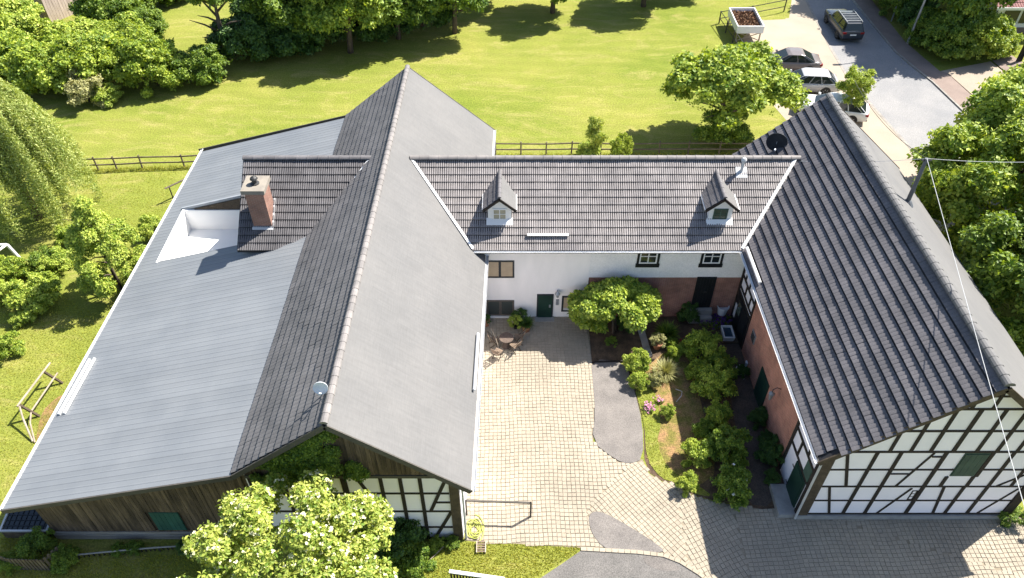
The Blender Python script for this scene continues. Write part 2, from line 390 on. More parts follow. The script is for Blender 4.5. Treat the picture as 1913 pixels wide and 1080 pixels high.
# ---------------------------------------------------------------- roof tiles
def tile_mesh(name, w, h, step, rolls=2, groove=0.026, lap=0.05, gfrac=0.16):  # negative lap leaves a gap where dark underlay imitates the course shadow
    """one interlocking tile: two flat ribs with grooves, lower edge proud by step; x across, y up the slope"""
    prof = []
    for k in range(rolls):
        a, b = k/rolls, (k+1)/rolls; d = b-a
        prof += [(a, -groove), (a+d*gfrac, -groove), (a+d*(gfrac+0.10), 0.0), (a+d*0.6, 0.006), (a+d*0.97, 0.0)]
    prof.append((1.0, -groove))
    vs = []; n = len(prof)
    for y, z in ((0.0, step), (h+lap, step*0.08)):
        for fx, fz in prof: vs.append((fx*w, y, z+fz))
    for fx, fz in prof: vs.append((fx*w, 0.0, -0.01))
    fs = [(i, i+1, n+i+1, n+i) for i in range(n-1)] + [(2*n+i, 2*n+i+1, i+1, i) for i in range(n-1)]
    me = bpy.data.meshes.new(name); me.from_pydata(vs, [], fs); me.update()
    return me
def lay_tiles(parent, P0, u, v, nu, nv, me, w, h, keep, material, limit=300, name='roof_tile', order=None, jit=0.006):
    u = Vector(u).normalized(); v = Vector(v); v = (v-u*v.dot(u)).normalized(); n = u.cross(v)
    P0 = Vector(P0); lst = []
    for j in range(nv):
        for i in range(nu):
            p = P0+u*(i*w)+v*(j*h)
            c = p+u*w/2+v*h/2
            if keep(c): lst.append((p, c))
    lst.sort(key=(lambda q: order(q[1])) if order else (lambda q: q[1].y))
    if len(me.materials) == 0: me.materials.append(material)
    rot = Matrix((u, v, n)).transposed()
    pinv = MAT0.get(parent, Matrix.Identity(4)).inverted()
    for p, c in lst[:limit]:
        o = bpy.data.objects.new(name, me); COL.objects.link(o)
        dz = rnd.uniform(-jit, jit)+0.010*math.sin(c.x*.9+c.y*.6)
        o.matrix_basis = Matrix.Translation(p+n*dz) @ (rot @ Matrix.Rotation(rnd.gauss(0, 0.006), 3, 'Z') @ Matrix.Rotation(rnd.gauss(0, 0.004), 3, 'Y')).to_4x4()
        o.parent = parent; o.matrix_parent_inverse = pinv
    rest = lst[limit:]
    if rest:
        base = np.array([tuple(q.co) for q in me.vertices]); R3 = np.array(rot)
        fl = [list(p.vertices) for p in me.polygons]; loops = np.array(fl, np.int32)
        V = []; L = []
        wb = base @ R3.T
        for k, (p, c) in enumerate(rest):
            V.append(wb+np.array(p+n*(rnd.uniform(-jit, jit)+0.010*math.sin(c.x*.9+c.y*.6)))); L.append(loops+k*len(base))
        m2 = np_mesh(name+'s', np.concatenate(V), np.concatenate(L).ravel(), 4)
        o = mesh_obj(name+'s', m2, material, parent); o['kind'] = 'stuff'
def ridge_tiles(parent, a, b, L, r, material, name='ridge_tile', lift=0.0):
    a, b = Vector(a), Vector(b); d = (b-a); n = max(1, round(d.length/L)); t = d.normalized(); seg = d.length/n
    m = MB(); k = 7
    x = t.cross(Vector((0, 0, 1))).normalized(); z = Vector((0, 0, 1))
    rings = [(0.0, r*1.06), (0.05, r*1.06), (0.055, r), (seg*1.04, r*0.95)]
    vs = []
    for s_, rr in rings:
        for j in range(k):
            an = math.pi*(j/(k-1)); vs.append(Vector((math.cos(an)*rr, s_, math.sin(an)*rr*0.85)))
    fs = [(i*k+j, i*k+j+1, (i+1)*k+j+1, (i+1)*k+j) for i in range(len(rings)-1) for j in range(k-1)]
    fs.append(tuple(range(k)))
    m.add(vs, fs); me = m.mesh(name); me.materials.append(material)
    up = x.cross(t)
    rot = Matrix((x, t, up)).transposed().to_4x4()
    pinv = MAT0.get(parent, Matrix.Identity(4)).inverted()
    for i in range(n):
        o = bpy.data.objects.new(name, me); COL.objects.link(o)
        o.matrix_basis = Matrix.Translation(a+t*seg*i+Vector((0, 0, lift+rnd.uniform(-.004, .004)))) @ rot
        o.parent = parent; o.matrix_parent_inverse = pinv

# ---------------------------------------------------------------- windows in any wall
class Wall:
    """a wall frame: o origin, ex along the wall (to the right seen from outside), en outward"""
    def __init__(s, o, ex, en): s.o, s.ex, s.en = Vector(o), Vector(ex).normalized(), Vector(en).normalized()
    def p(s, a, z, d=0.0): return s.o+s.ex*a+s.en*d+Vector((0, 0, z))
    def box(s, m, a0, a1, z0, z1, d0, d1):
        vs = [s.p(a, z, d) for d in (d0, d1) for z in (z0, z1) for a in (a0, a1)]
        return m.add(vs, [(0, 2, 3, 1), (4, 5, 7, 6), (0, 1, 5, 4), (2, 6, 7, 3), (0, 4, 6, 2), (1, 3, 7, 5)])
    def beam(s, m, a, b, w, d0, d1):
        (ax, az), (bx, bz) = a, b
        l = math.hypot(bx-ax, bz-az); nx, nz = -(bz-az)/l*w/2, (bx-ax)/l*w/2
        q = [(ax-nx, az-nz), (bx-nx, bz-nz), (bx+nx, bz+nz), (ax+nx, az+nz)]
        vs = [s.p(x, z, d0) for x, z in q]+[s.p(x, z, d1) for x, z in q]
        return m.add(vs, [(3, 2, 1, 0), (4, 5, 6, 7), (0, 1, 5, 4), (1, 2, 6, 5), (2, 3, 7, 6), (3, 0, 4, 7)])
def window(wall, parent, a0, a1, z0, z1, fmat, gmat, nx=1, nz=1, fw=0.07, bw=0.035, sill=None, d=0.035, label=None, outer=None):
    m = MB()
    wall.box(m, a0, a0+fw, z0, z1, 0, d); wall.box(m, a1-fw, a1, z0, z1, 0, d)
    wall.box(m, a0+fw, a1-fw, z0, z0+fw, 0, d); wall.box(m, a0+fw, a1-fw, z1-fw, z1, 0, d)
    f = m.build('window', fmat, parent)
    if label: f['label'] = label
    W_ = (a1-a0-2*fw); H_ = (z1-z0-2*fw)
    if nx*nz > 1:
        b = MB()
        for i in range(1, nx): wall.box(b, a0+fw+W_*i/nx-bw/2, a0+fw+W_*i/nx+bw/2, z0+fw, z1-fw, 0.002, d*0.8)
        for j in range(1, nz): wall.box(b, a0+fw, a1-fw, z0+fw+H_*j/nz-bw/2, z0+fw+H_*j/nz+bw/2, 0.002, d*0.7)
        b.build('glazing_bar', fmat, f)
    for i in range(nx):
        for j in range(nz):
            g = MB(); x0, x1 = a0+fw+W_*i/nx, a0+fw+W_*(i+1)/nx; y0, y1 = z0+fw+H_*j/nz, z0+fw+H_*(j+1)/nz
            e = bw/2+0.001
            wall.box(g, x0+(e if i else 0), x1-(e if i < nx-1 else 0), y0+(e if j else 0), y1-(e if j < nz-1 else 0), 0.003, 0.012)
            g.build('pane', gmat, f)
    if sill:
        q = MB(); wall.box(q, a0-0.06, a1+0.06, z0-0.10, z0-0.002, 0, 0.12); q.build('sill', sill, f)
    if outer:
        q = MB(); wall.box(q, a0-0.12, a0-0.003, z0-0.02, z1, 0, 0.05); wall.box(q, a1+0.003, a1+0.12, z0-0.02, z1, 0, 0.05)
        wall.box(q, a0-0.16, a1+0.16, z0-0.24, z0-0.022, 0, 0.07); q.build('window_surround', outer, f)
    return f
# ================================================================ GROUND
sheet('ground', [(-300, -120), (300, -120), (300, 400), (-300, 400)], 0.0, M['grass'])
court = GP((868, 1010), (880, 592), (1098, 590), (1106, 682)) + GP((1108, 720), (1113, 770), (1108, 825), (1150, 858), (1175, 866), (1200, 858)) \
    + GP((1212, 884), (1235, 900), (1262, 905), (1292, 926), (1330, 936), (1380, 946), (1440, 952), (1490, 960), (1905, 965), (1990, 1100), (2120, 1330), (1480, 1330)) \
    + GP((1345, 1100), (1308, 1070), (1272, 1048), (1240, 1036), (1190, 1030), (1085, 1024), (1000, 1018), (910, 1014))
court_o = sheet('courtyard_paving', court, 0.006, M['joint'])
strip = smooth_poly(GP((1104, 672), (1168, 676), (1185, 730), (1200, 790), (1202, 858), (1176, 868), (1150, 860), (1106, 826), (1112, 770), (1108, 720)), 1)
sheet('sett_strip', strip, 0.046, M['setts'])
sheet('sett_patch', smooth_poly(GP((1098, 966), (1110, 955), (1132, 960), (1182, 988), (1228, 1018), (1246, 1034), (1180, 1031), (1132, 1029), (1106, 1000)), 2), 0.050, M['setts'])
asph = GP((1088, 1027), (1190, 1033), (1240, 1040), (1270, 1052), (1305, 1074), (1342, 1104), (1480, 1335), (800, 1335), (930, 1140), (1010, 1080), (1052, 1052))
sheet('driveway_asphalt', asph, 0.012, M['gravelroad'])
sheet('driveway_wear_patch', smooth_poly(GP((1198, 1040), (1225, 1037), (1258, 1050), (1275, 1066), (1240, 1068), (1210, 1058)), 2), 0.016, M['setts'])
sheet('side_yard_paving', GP((1884, 976), (1925, 950), (2150, 1000), (2300, 1330), (2125, 1330), (1995, 1100)), 0.010, M['path'])
bed = GP((1098, 592), (1106, 682), (1168, 676), (1185, 730), (1202, 790), (1204, 858), (1214, 884), (1237, 899), (1264, 904), (1294, 925), (1332, 935), (1382, 945), (1448, 955), (1500, 940), (1440, 700), (1400, 560))
sheet('garden_bed', bed, 0.010, M['soil'])
sheet('mulch_bed', smooth_poly(GP((1186, 705), (1262, 640), (1290, 660), (1310, 760), (1345, 880), (1300, 912), (1236, 880), (1208, 800)), 1), 0.016, M['mulch'])
gpath = smooth_poly(GP((1348, 640), (1392, 640), (1408, 720), (1424, 800), (1442, 880), (1446, 948), (1392, 942), (1384, 860), (1368, 760)), 1)
sheet('garden_path', gpath, 0.022, M['path'])
lawnbit = [smooth_poly(GP((1182, 715), (1222, 722), (1236, 790), (1226, 830), (1250, 880), (1300, 905), (1336, 930), (1290, 922), (1262, 901), (1236, 896), (1207, 858), (1204, 790)), 1)]
sheet('garden_grass_strip', lawnbit[0], 0.028, M['grass'])
# road side
sheet('parking_bay', GP((1392, 122), (1388, 70), (1424, 37), (1474, 34), (1479, 0), (1490, -40), (1512, -40), (1545, 60), (1590, 150), (1660, 220), (1735, 310), (1790, 420), (1700, 470), (1560, 330), (1430, 180)), 0.006, M['beigepave'])
sheet('grass_corner', GP((1425, 38), (1472, 24), (1467, 36), (1447, 37)), 0.010, M['grass'])
road = GP((1493, -60), (1506, 0), (1552, 90), (1584, 145), (1611, 177), (1718, 296), (1790, 380), (1900, 520), (2100, 520), (1913, 305), (1811, 221), (1741, 154), (1671, 97), (1591, 0), (1550, -60))
sheet('road', road, 0.010, M['asphalt'])
walk = GP((1593, 0), (1673, 97), (1743, 154), (1813, 221), (1915, 305), (2100, 518), (2180, 518), (1980, 330), (1842, 204), (1768, 137), (1755, 134), (1691, 80), (1627, 0), (1590, -60), (1552, -60))
sheet('sidewalk', walk, 0.060, M['walkpave'])
sheet('house_driveway', GP((1757, 134), (1850, 116), (1905, 160), (2040, 300), (2180, 518), (1985, 332), (1846, 205), (1770, 138)), 0.064, M['pinkpave'])
sheet('shaded_walk', GP((1853, 115), (1890, 105), (1990, 170), (2060, 290), (2042, 298), (1908, 160)), 0.068, M['walkpave'])
kb = MB()
kl = [G(*q) for q in ((1592, 0), (1632, 49), (1672, 97), (1706, 126), (1742, 154), (1812, 221), (1914, 305), (2000, 405))]
kst = thing('road_kerb', 'low stone kerb along the far edge of the road', 'kerb', kl[0])
for a, b in zip(kl, kl[1:]):
    n = max(1, int((b-a).length/1.0))
    for i in range(n):
        p, q = a.lerp(b, i/n), a.lerp(b, (i+0.985)/n)
        MB().bar(p+Vector((0, 0, 0.04)), q+Vector((0, 0, 0.04)), 0.14, 0.13).build('kerb_stone', M['kerb'], kst)
kst2 = thing('gutter_line', 'flat row of gutter stones along the near edge of the road', 'kerb', G(1600, 165))
kl = [G(*q) for q in ((1506, 0), (1552, 90), (1584, 145), (1611, 177), (1660, 232), (1718, 296), (1790, 380))]
for a, b in zip(kl, kl[1:]):
    n = max(1, int((b-a).length/1.0))
    for i in range(n):
        p, q = a.lerp(b, i/n), a.lerp(b, (i+0.985)/n)
        MB().bar(p+Vector((0, 0, 0.0)), q+Vector((0, 0, 0.0)), 0.22, 0.035).build('kerb_stone', M['kerb'], kst2)

# ---- cobbles: the 300 nearest are objects, the rest one part
def lay_cobbles():
    hole = [strip]
    sx, sy = 0.20, 0.20
    rows = []
    fan = GP((1090, 960), (1175, 866), (1202, 856), (1500, 955), (1990, 1100), (2120, 1330), (1480, 1330), (1345, 1100), (1308, 1070), (1240, 1036))
    bb = [min(p[0] for p in court), max(p[0] for p in court), min(p[1] for p in court), max(p[1] for p in court)]
    def grid(ang, ox, oy, test, ax=sx, ay=sy, wob=0.02):
        c, s = math.cos(ang), math.sin(ang); n = 190
        for j in range(-n, n):
            off = rnd.uniform(-0.012, 0.012)
            for i in range(-n, n):
                gx, gy = i*ax+off+0.02*math.sin(j*0.21+i*0.05), j*ay+0.05*math.sin(i*0.23)+0.012*math.sin(i*0.9)
                x, y = ox+gx*c-gy*s, oy+gx*s+gy*c
                if not (bb[0] < x < bb[1] and 11.4 < y < bb[3]): continue
                if x > 23.5: continue
                if inside(court, x, y) and not inside(strip, x, y) and test(x, y):
                    rows.append((x, y, ang+rnd.gauss(0, wob), ax*rnd.uniform(0.925, 0.975)/2, ay*rnd.uniform(0.925, 0.975)/2))
    lim = G(1330, 1000).x
    infan = lambda x, y: inside(fan, x, y)
    grid(R(1.0), 0, 20, lambda x, y: not infan(x, y))
    grid(R(37), 4, 18, lambda x, y: infan(x, y) and x < lim-1.2)
    grid(R(22), 8, 17, lambda x, y: infan(x, y) and lim-1.2 <= x < lim+1.2, 0.20, 0.22, 0.08)
    grid(R(2), 12, 16, lambda x, y: infan(x, y) and x >= lim+1.2, 0.215, 0.19, 0.04)
    rows.sort(key=lambda q: (q[0]-1.0)**2*0.25+(q[1]-13.2)**2)
    near = [q for q in rows if q[1] > 14.6 and -2.2 < q[0] < 20 and q[1] < 20]
    near.sort(key=lambda q: q[1]); nearset = set(near[:300])
    def geom(x, y, a, hx, hy):
        ix, iy = hx*0.90, hy*0.90; z = 0.034+rnd.uniform(-0.006, 0.006)
        c, s = math.cos(a), math.sin(a); j = lambda k: k*rnd.uniform(0.94, 1.05)
        P = []
        for (qx, qy, zz) in ((-hx, -hy, 0.02), (hx, -hy, 0.02), (hx, hy, 0.02), (-hx, hy, 0.02), (-ix, -iy, z), (ix, -iy, z), (ix, iy, z), (-ix, iy, z)):
            qx, qy = j(qx), j(qy); P.append((x+qx*c-qy*s, y+qx*s+qy*c, zz))
        return P
    F = [(4, 5, 6, 7), (0, 1, 5, 4), (1, 2, 6, 5), (2, 3, 7, 6), (3, 0, 4, 7)]
    V = []; L = []
    base = np.array(F)
    protos = []
    for k in range(8):
        m = MB(); m.add(geom(0, 0, 0, 0.09, 0.09), F); me = m.mesh('cobble'); me.materials.append(M['cobble']); protos.append(me)
    for q in rows:
        if q in nearset:
            o = bpy.data.objects.new('cobble', rnd.choice(protos)); COL.objects.link(o)
            o.location = (q[0], q[1], 0.0); o.rotation_euler = (0, 0, q[2]); o.scale = (q[3]/0.09, q[4]/0.09, 1); o.parent = court_o
        else:
            L.append(base+len(V)*8); V.append(np.array(geom(*q)))
    me = np_mesh('cobbles', np.concatenate(V), np.concatenate(L).ravel(), 4)
    o = mesh_obj('cobbles', me, M['cobble'], court_o); o['kind'] = 'stuff'
lay_cobbles()
# edging row beside the asphalt
ed = [G(*q) for q in ((1085, 1026), (1190, 1032), (1240, 1038), (1271, 1050), (1306, 1072), (1343, 1102), (1400, 1180))]
edge = thing('drive_edging', 'curved row of small edging stones between paving and grey asphalt', 'edging', ed[0])
for a, b in zip(ed, ed[1:]):
    n = max(1, int((b-a).length/0.24))
    for i in range(n):
        MB().bar(a.lerp(b, i/n)+Vector((0, 0, .03)), a.lerp(b, (i+.93)/n)+Vector((0, 0, .03)), 0.17, 0.05).build('edging_stone', M['cobble'], edge)
# path slabs beside the beds
ps = thing('bed_edging', 'narrow strip of pale stone slabs between the dark beds by the tree', 'edging', G(1204, 640))
a, b = G(1192, 600), G(1213, 668)
for i in range(8):
    MB().bar(a.lerp(b, i/8)+Vector((0, 0, .04)), a.lerp(b, (i+.95)/8)+Vector((0, 0, .04)), 0.36, 0.07).build('edging_slab', M['concrete'], ps)
ps = thing('timber_bed_edging', 'thin timber edging along the sunlit end of the soil bed', 'edging', G(1150, 676))
a, b = G(1106, 678), G(1170, 676)
MB().bar(a+Vector((0, 0, .05)), b+Vector((0, 0, .05)), 0.07, 0.14).build('edging_board', M['beam'], ps)

# ================================================================ LEFT BARN
Y0, Y1 = 16.1, 41.75
def LX(x, y, k=0.0167): return x+k*(y-Y0)
barn = thing('barn', 'long barn with steep pale grey slate roof and metal roofed lean-to', 'barn', (-8, 16.6, 0))
RZ, EZ, BZ, MZ = 8.89, 4.62, 5.64, 3.14
RXx, EXx, BXx, MXx = -6.58, -1.59, -10.64, -20.52
def lp(x, y, z, k=0.0167): return Vector((LX(x, y, k), y, z))
nE = Vector((RZ-EZ, 0, EXx-RXx)).normalized(); nW = Vector((-(RZ-BZ), 0, RXx-BXx)).normalized(); nM = Vector((-(BZ-MZ), 0, BXx-MXx)).normalized()
er = MB().slab([lp(RXx, Y0, RZ), lp(EXx, Y0, EZ), lp(EXx, Y1, EZ), lp(RXx, Y1, RZ)], nE, 0.2).build('slate_roof', M['slate'], barn)
er['label'] = 'smooth pale grey slate roof slope'
wr = MB().slab([lp(BXx-0.1, Y0, BZ-0.08), lp(RXx, Y0, RZ), lp(RXx, Y1, RZ), lp(BXx-0.1, Y1, BZ-0.08)], nW, 0.2).build('tiled_roof', M['underlay'], barn)
tw, thh = 0.40, 0.43
TL = tile_mesh('barn_tile', tw, thh, 0.06, 2, groove=0.005, gfrac=0.06, lap=-0.05)
u = (lp(BXx, Y0, 0)-lp(BXx, Y1, 0)); vv = Vector((RXx-BXx, 0, RZ-BZ))
nT = Vector((0, 0, 1))
lay_tiles(wr, lp(BXx, Y1, BZ)+nW*0.012, u, vv, int((Y1-Y0)/tw)+1, 12, TL, tw, thh, lambda c: c.y > Y0+0.02 and not (30.5 < c.y < 36.6 and c.x > -10.2 and False), M['tile_grey'], order=lambda c: c.y)
ridge_tiles(barn, lp(RXx, Y0-0.02, RZ+0.02), lp(RXx, Y1, RZ+0.02), 0.42, 0.15, M['ridge'])
# verge boards and gutters
for y, dy in ((Y0, -1), (Y1, 1)):
    for a, b in ((lp(RXx, y, RZ), lp(EXx, y, EZ)), (lp(RXx, y, RZ), lp(BXx, y, BZ)), (lp(BXx, y, BZ), lp(MXx, y, MZ))):
        d = Vector((0, dy*0.028, -0.13))
        MB().bar(a+d, b+d, 0.05, 0.24).build('verge_board', M['fascia'], barn)
def gutter(parent, a, b, r=0.075, material=None, out=Vector((0, 0, 0))):
    a, b = Vector(a), Vector(b); t = (b-a).normalized(); x = t.cross(Vector((0, 0, 1))).normalized(); n = 7
    vs = []
    for p in (a, b):
        for rr in (r, r*0.82):
            for j in range(n):
                an = math.pi*j/(n-1); vs.append(p+x*math.cos(an)*rr-Vector((0, 0, math.sin(an)*rr)))
    fs = []
    for j in range(n-1):
        fs += [(j, j+1, 2*n+j+1, 2*n+j), (n+j+1, n+j, 3*n+j, 3*n+j+1), (j+1, j, n+j, n+j+1), (2*n+j, 2*n+j+1, 3*n+j+1, 3*n+j)]
    fs += [(0, 2*n, 3*n, n), (n-1, 2*n-1, 4*n-1, 3*n-1)]
    return MB().add(vs, fs).build('gutter', material or M['zinc'], parent)
gutter(barn, lp(EXx+0.09, Y0-0.05, EZ-0.02), lp(EXx+0.09, Y1+0.02, EZ-0.02), 0.08)
gutter(barn, lp(MXx-0.07, Y0-0.02, MZ-0.02, 0.0265), lp(MXx-0.07, Y1+0.02, MZ-0.02, 0.0265), 0.045)
# lean-to roof of folded metal sheets
CX0, CX1, CY0, CY1 = -19.0, -14.0, 30.53, 35.2
def mz(x, y):
    xb, xw = LX(BXx, y), LX(MXx, y, 0.0265); return MZ+(x-xw)/(xb-xw)*(BZ-MZ)
pw = 0.285; y = Y0
leanroof = MB()
for (xa, xb, ya, yb) in ((None, None, Y0, CY0), (None, None, CY1, Y1-0.3), (None, CX0, CY0, CY1), (CX1, None, CY0, CY1)):
    A = [(xa if xa else LX(MXx, q, 0.0265), q) for q in (ya, yb)]; B = [(xb if xb else LX(BXx, q)+0.05, q) for q in (ya, yb)]
    poly = [Vector((p[0], p[1], mz(*p)-0.03)) for p in (A[0], B[0], B[1], A[1])]
    leanroof.slab(poly, nM, 0.16)
lr = leanroof.build('lean_to_roof', M['sheet'], barn)
prof = [(0.0, 0.0), (0.20, 0.0), (0.222, 0.011), (0.262, 0.011), (0.285, 0.0)]
while y < Y1-0.3:
    segs = [(LX(MXx, y, 0.0265), LX(BXx, y)-0.02)]
    if CY0 <= y+0.1 and y+pw-0.1 <= CY1: segs = [(segs[0][0], CX0), (CX1, segs[0][1])]
    for xa, xb in segs:
        vs = []
        for x in (xa, xb):
            for dy, dz in prof: vs.append(Vector((x, min(y+dy, Y1), mz(x, y+dy)))+nM*dz)
        k = len(prof)
        MB().add(vs, [(i, i+k, i+k+1, i+1) for i in range(k-1)]).build('roof_sheet', M['sheet'], lr)
    y += pw
# flat white edge strip along the west and south of the lean-to roof
MB().bar(lp(MXx+0.04, Y0, MZ+0.03, .0265), lp(MXx+0.04, Y1, MZ+0.03, .0265), 0.05, 0.05).build('edge_trim', M['zinc'], barn)
# walls
def wallprism(name, poly, y0, y1, material, parent, kx=0.0167):
    m = MB(); n = len(poly)
    a = [Vector((LX(x, y0, kx) if kx else x, y0, z)) for x, z in poly]; b = [Vector((LX(x, y1, kx) if kx else x, y1, z)) for x, z in poly]
    fs = [tuple(range(n)), tuple(range(2*n-1, n-1, -1))]+[(i, n+i, n+(i+1) % n, (i+1) % n) for i in range(n)]
    return m.add(a+b, fs).build(name, material, parent)
YW = 16.55
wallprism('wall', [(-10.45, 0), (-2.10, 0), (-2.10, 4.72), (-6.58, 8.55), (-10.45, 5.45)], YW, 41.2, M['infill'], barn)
wallprism('lean_to_wall', [(-19.65, 0), (-19.3, 0), (-19.3, 3.18), (-19.65, 3.10)], YW+0.03, 41.0, M['plank'], barn)
wallprism('lean_to_wall', [(-19.28, 0), (-10.47, 0), (-10.47, 5.40), (-19.28, 3.17)], YW+0.03, YW+0.3, M['plank'], barn)
wallprism('lean_to_wall', [(-19.28, 0), (-10.47, 0), (-10.47, 5.40), (-19.28, 3.17)], 40.6, 41.0, M['plank'], barn)
GS = Wall((0, YW, 0), (1, 0, 0), (0, -1, 0))
def roofz(x):
    if x > RXx: return RZ-(x-RXx)*(RZ-EZ)/(EXx-RXx)
    if x > BXx: return RZ-(RXx-x)*(RZ-BZ)/(RXx-BXx)
    return BZ-(BXx-x)*(BZ-MZ)/(BXx-MXx)
def planks(x0, x1, zb, w, parent, skip=None, d=(0.0, 0.035)):
    n = int(round((x1-x0)/w)); w = (x1-x0)/n
    for i in range(n):
        a, b = x0+i*w+0.006, x0+(i+1)*w-0.006
        parts = [(zb, None)]
        if skip and b > skip[0] and a < skip[1]: parts = [(zb, skip[2]), (skip[3], None)]
        for z0, z1 in parts:
            za, zc = (roofz(a)-0.24, roofz(b)-0.24) if z1 is None else (z1, z1)
            dd = d[1]+rnd.uniform(-0.008, 0.008)
            vs = [GS.p(a, z0, 0), GS.p(b, z0, 0), GS.p(b, zc, 0), GS.p(a, za, 0), GS.p(a, z0, dd), GS.p(b, z0, dd), GS.p(b, zc, dd), GS.p(a, za, dd)]
            if min(za, zc) < z0+0.02: continue
            MB().add(vs, [(3, 2, 1, 0), (4, 5, 6, 7), (0, 1, 5, 4), (1, 2, 6, 5), (2, 3, 7, 6), (3, 0, 4, 7)]).build('plank', M['plank'], barn)
planks(-10.4, -2.35, 5.03, 0.175, barn, d=(0, 0.05))
planks(-19.65, -10.62, 0.62, 0.165, barn, skip=(-15.1, -13.85, 0.72, 2.2))
sh = MB(); GS.box(sh, -15.08, -13.87, 0.74, 2.18, 0, 0.03); sh = sh.build('window_shutter', M['tealshutter'], barn); sh['label'] = 'teal green boarded shutter'
for i in range(6):
    q = MB(); GS.box(q, -15.06+i*0.198, -15.06+i*0.198+0.188, 0.76, 2.16, 0.031, 0.05); q.build('shutter_board', M['tealshutter'], sh)
for i in range(3):
    q = MB(); GS.box(q, -19.7, -10.6, 0.02+i*0.2, 0.205+i*0.2, 0.0, 0.07-0.004*i); q.build('plinth_board', M['plinth'], barn)
q = MB(); GS.box(q, -10.4, -2.1, 4.84, 5.02, 0, 0.09); q.build('beam', M['fascia'], barn)
for z in (3.65, 2.27, 0.98, 0.06):
    q = MB(); GS.box(q, -10.3, -2.52, z-0.055, z+0.055, 0, 0.045); q.build('beam', M['beam'], barn)
for x, w in ((-10.25, .22), (-9.0, .13), (-7.8, .13), (-6.62, .24), (-5.16, .15), (-4.39, .15), (-3.62, .15)):
    q = MB(); GS.beam(q, (x, 0.0), (x, 4.838), w, 0, 0.055); q.build('beam', M['beam'], barn)
for a, b, w in (((-6.09, 4.83), (-5.36, 2.3), .14), ((-5.62, 2.97), (-5.24, 2.97), .10), ((-2.66, 4.5), (-3.34, 2.33), .14), ((-3.1, 2.97), (-2.52, 2.97), .10), ((-2.52, 2.2), (-3.3, 0.1), .14), ((-9.0, 4.7), (-8.0, 2.4), .14)):
    q = MB(); GS.beam(q, a, b, w, 0, 0.05); q.build('beam', M['beam'], barn)
q = MB(); GS.box(q, -2.5, -2.12, 0, 4.84, 0, 0.10); q.build('corner_post', M['post'], barn)
MB().tube([(-1.98, 16.5, 4.45), (-1.98, 16.5, 0.05)], 0.05, 8).build('downspout', M['zinc'], barn)
MB().tube([(-1.52, 16.2, 4.5), (-1.62, 16.35, 4.35), (-1.98, 16.5, 4.2)], 0.045, 8).build('downspout', M['zinc'], barn)
LBST = [(x, 0, 5) for x in (-9.0, -7.8, -6.62, -5.16, -4.39, -3.62)]
# snow guard bars
def guard(parent, a, b, n, lift=0.12, w=0.10):
    a, b = Vector(a)+n*lift, Vector(b)+n*lift
    return MB().bar(a, b, w, 0.09, n).build('snow_guard', M['white'], parent)
guard(barn, lp(-1.78, 20.8, 4.80), lp(-1.78, 24.1, 4.80), nE)
guard(barn, Vector((-20.06, 20.7, mz(-20.06, 20.7))), Vector((-19.95, 23.9, mz(-19.95, 23.9))), nM, 0.08, 0.08)
guard(barn, Vector((-19.80, 20.7, mz(-19.80, 20.7))), Vector((-19.69, 23.9, mz(-19.69, 23.9))), nM, 0.08, 0.08)
# roof terrace cut into the lean-to roof
MB().box(CX0+0.10, -11.0, CY0+0.05, CY1, 1.8, 2.0).build('terrace_floor', M['render'], barn)
MB().slab([(CX0, CY0, 2.0), (CX0, CY1, 2.0), (CX0, CY1, mz(CX0, CY1)+.04), (CX0, CY0, mz(CX0, CY0)+.04)], (1, 0, 0), -0.10).build('terrace_wall', M['render'], barn)
MB().box(CX0+0.10, -11.0, CY1-0.12, CY1, 2.0, 3.42).build('terrace_wall', M['render'], barn)
for i in range(28):
    x = CX0+0.02+i*0.22; q = MB().add([(x, CY1-.05, 3.42), (x+.21, CY1-.05, 3.42), (x+.21, CY1-.05, mz(x+.21, CY1)-.1), (x, CY1-.05, mz(x, CY1)-.1), (x, CY1, 3.42), (x+.21, CY1, 3.42), (x+.21, CY1, mz(x+.21, CY1)-.1), (x, CY1, mz(x, CY1)-.1)], [(0, 1, 2, 3), (7, 6, 5, 4), (0, 4, 5, 1), (1, 5, 6, 2), (2, 6, 7, 3), (3, 7, 4, 0)])
    if x < -11.2 and mz(x, CY1)-.1 > 3.45: q.build('plank', M['post'], barn)
MB().bar(Vector((CX0-.06, CY1+.03, mz(CX0, CY1)+.02)), Vector((-11.0, CY1+.03, mz(-11.0, CY1)+.02)), 0.10, 0.14).build('edge_trim', M['lead'], barn)

# ================================================================ MIDDLE HOUSE and its wing behind the barn ridge
RY, RZ2, EY, EZ2 = 33.6, 8.0, 29.62, 5.20
NY = 2*RY-EY
nS = Vector((0, -(RZ2-EZ2), RY-EY)).normalized(); nN = Vector((0, (RZ2-EZ2), RY-EY)).normalized()
def sz(y): return EZ2+(y-EY)*(RZ2-EZ2)/(RY-EY)
house = thing('farmhouse', 'white farmhouse with brown tiled roof and two small dormers', 'house', (5, 29.85, 0))
def vl(y): return -5.2+(33.55-y)/(33.55-29.74)*3.11
def vr(y): return 14.83-(33.63-y)/3.87*2.99
def vw(y): return -7.37-(33.58-y)/3.96*3.19
hr = MB().slab([(-3.0, EY, EZ2), (12.6, EY, EZ2), (15.6, RY, RZ2), (-5.6, RY, RZ2)], nS, 0.18)
hr.slab([(-5.6, RY, RZ2), (15.6, RY, RZ2), (12.6, NY, EZ2), (-3.0, NY, EZ2)], nN, 0.18)
hroof = hr.build('roof', M['underlay'], house)
mtw, mth = 0.225, 4.86/12
TMm = tile_mesh('house_tile', mtw, mth, 0.05, 2, groove=0.045, gfrac=0.26, lap=-0.03)
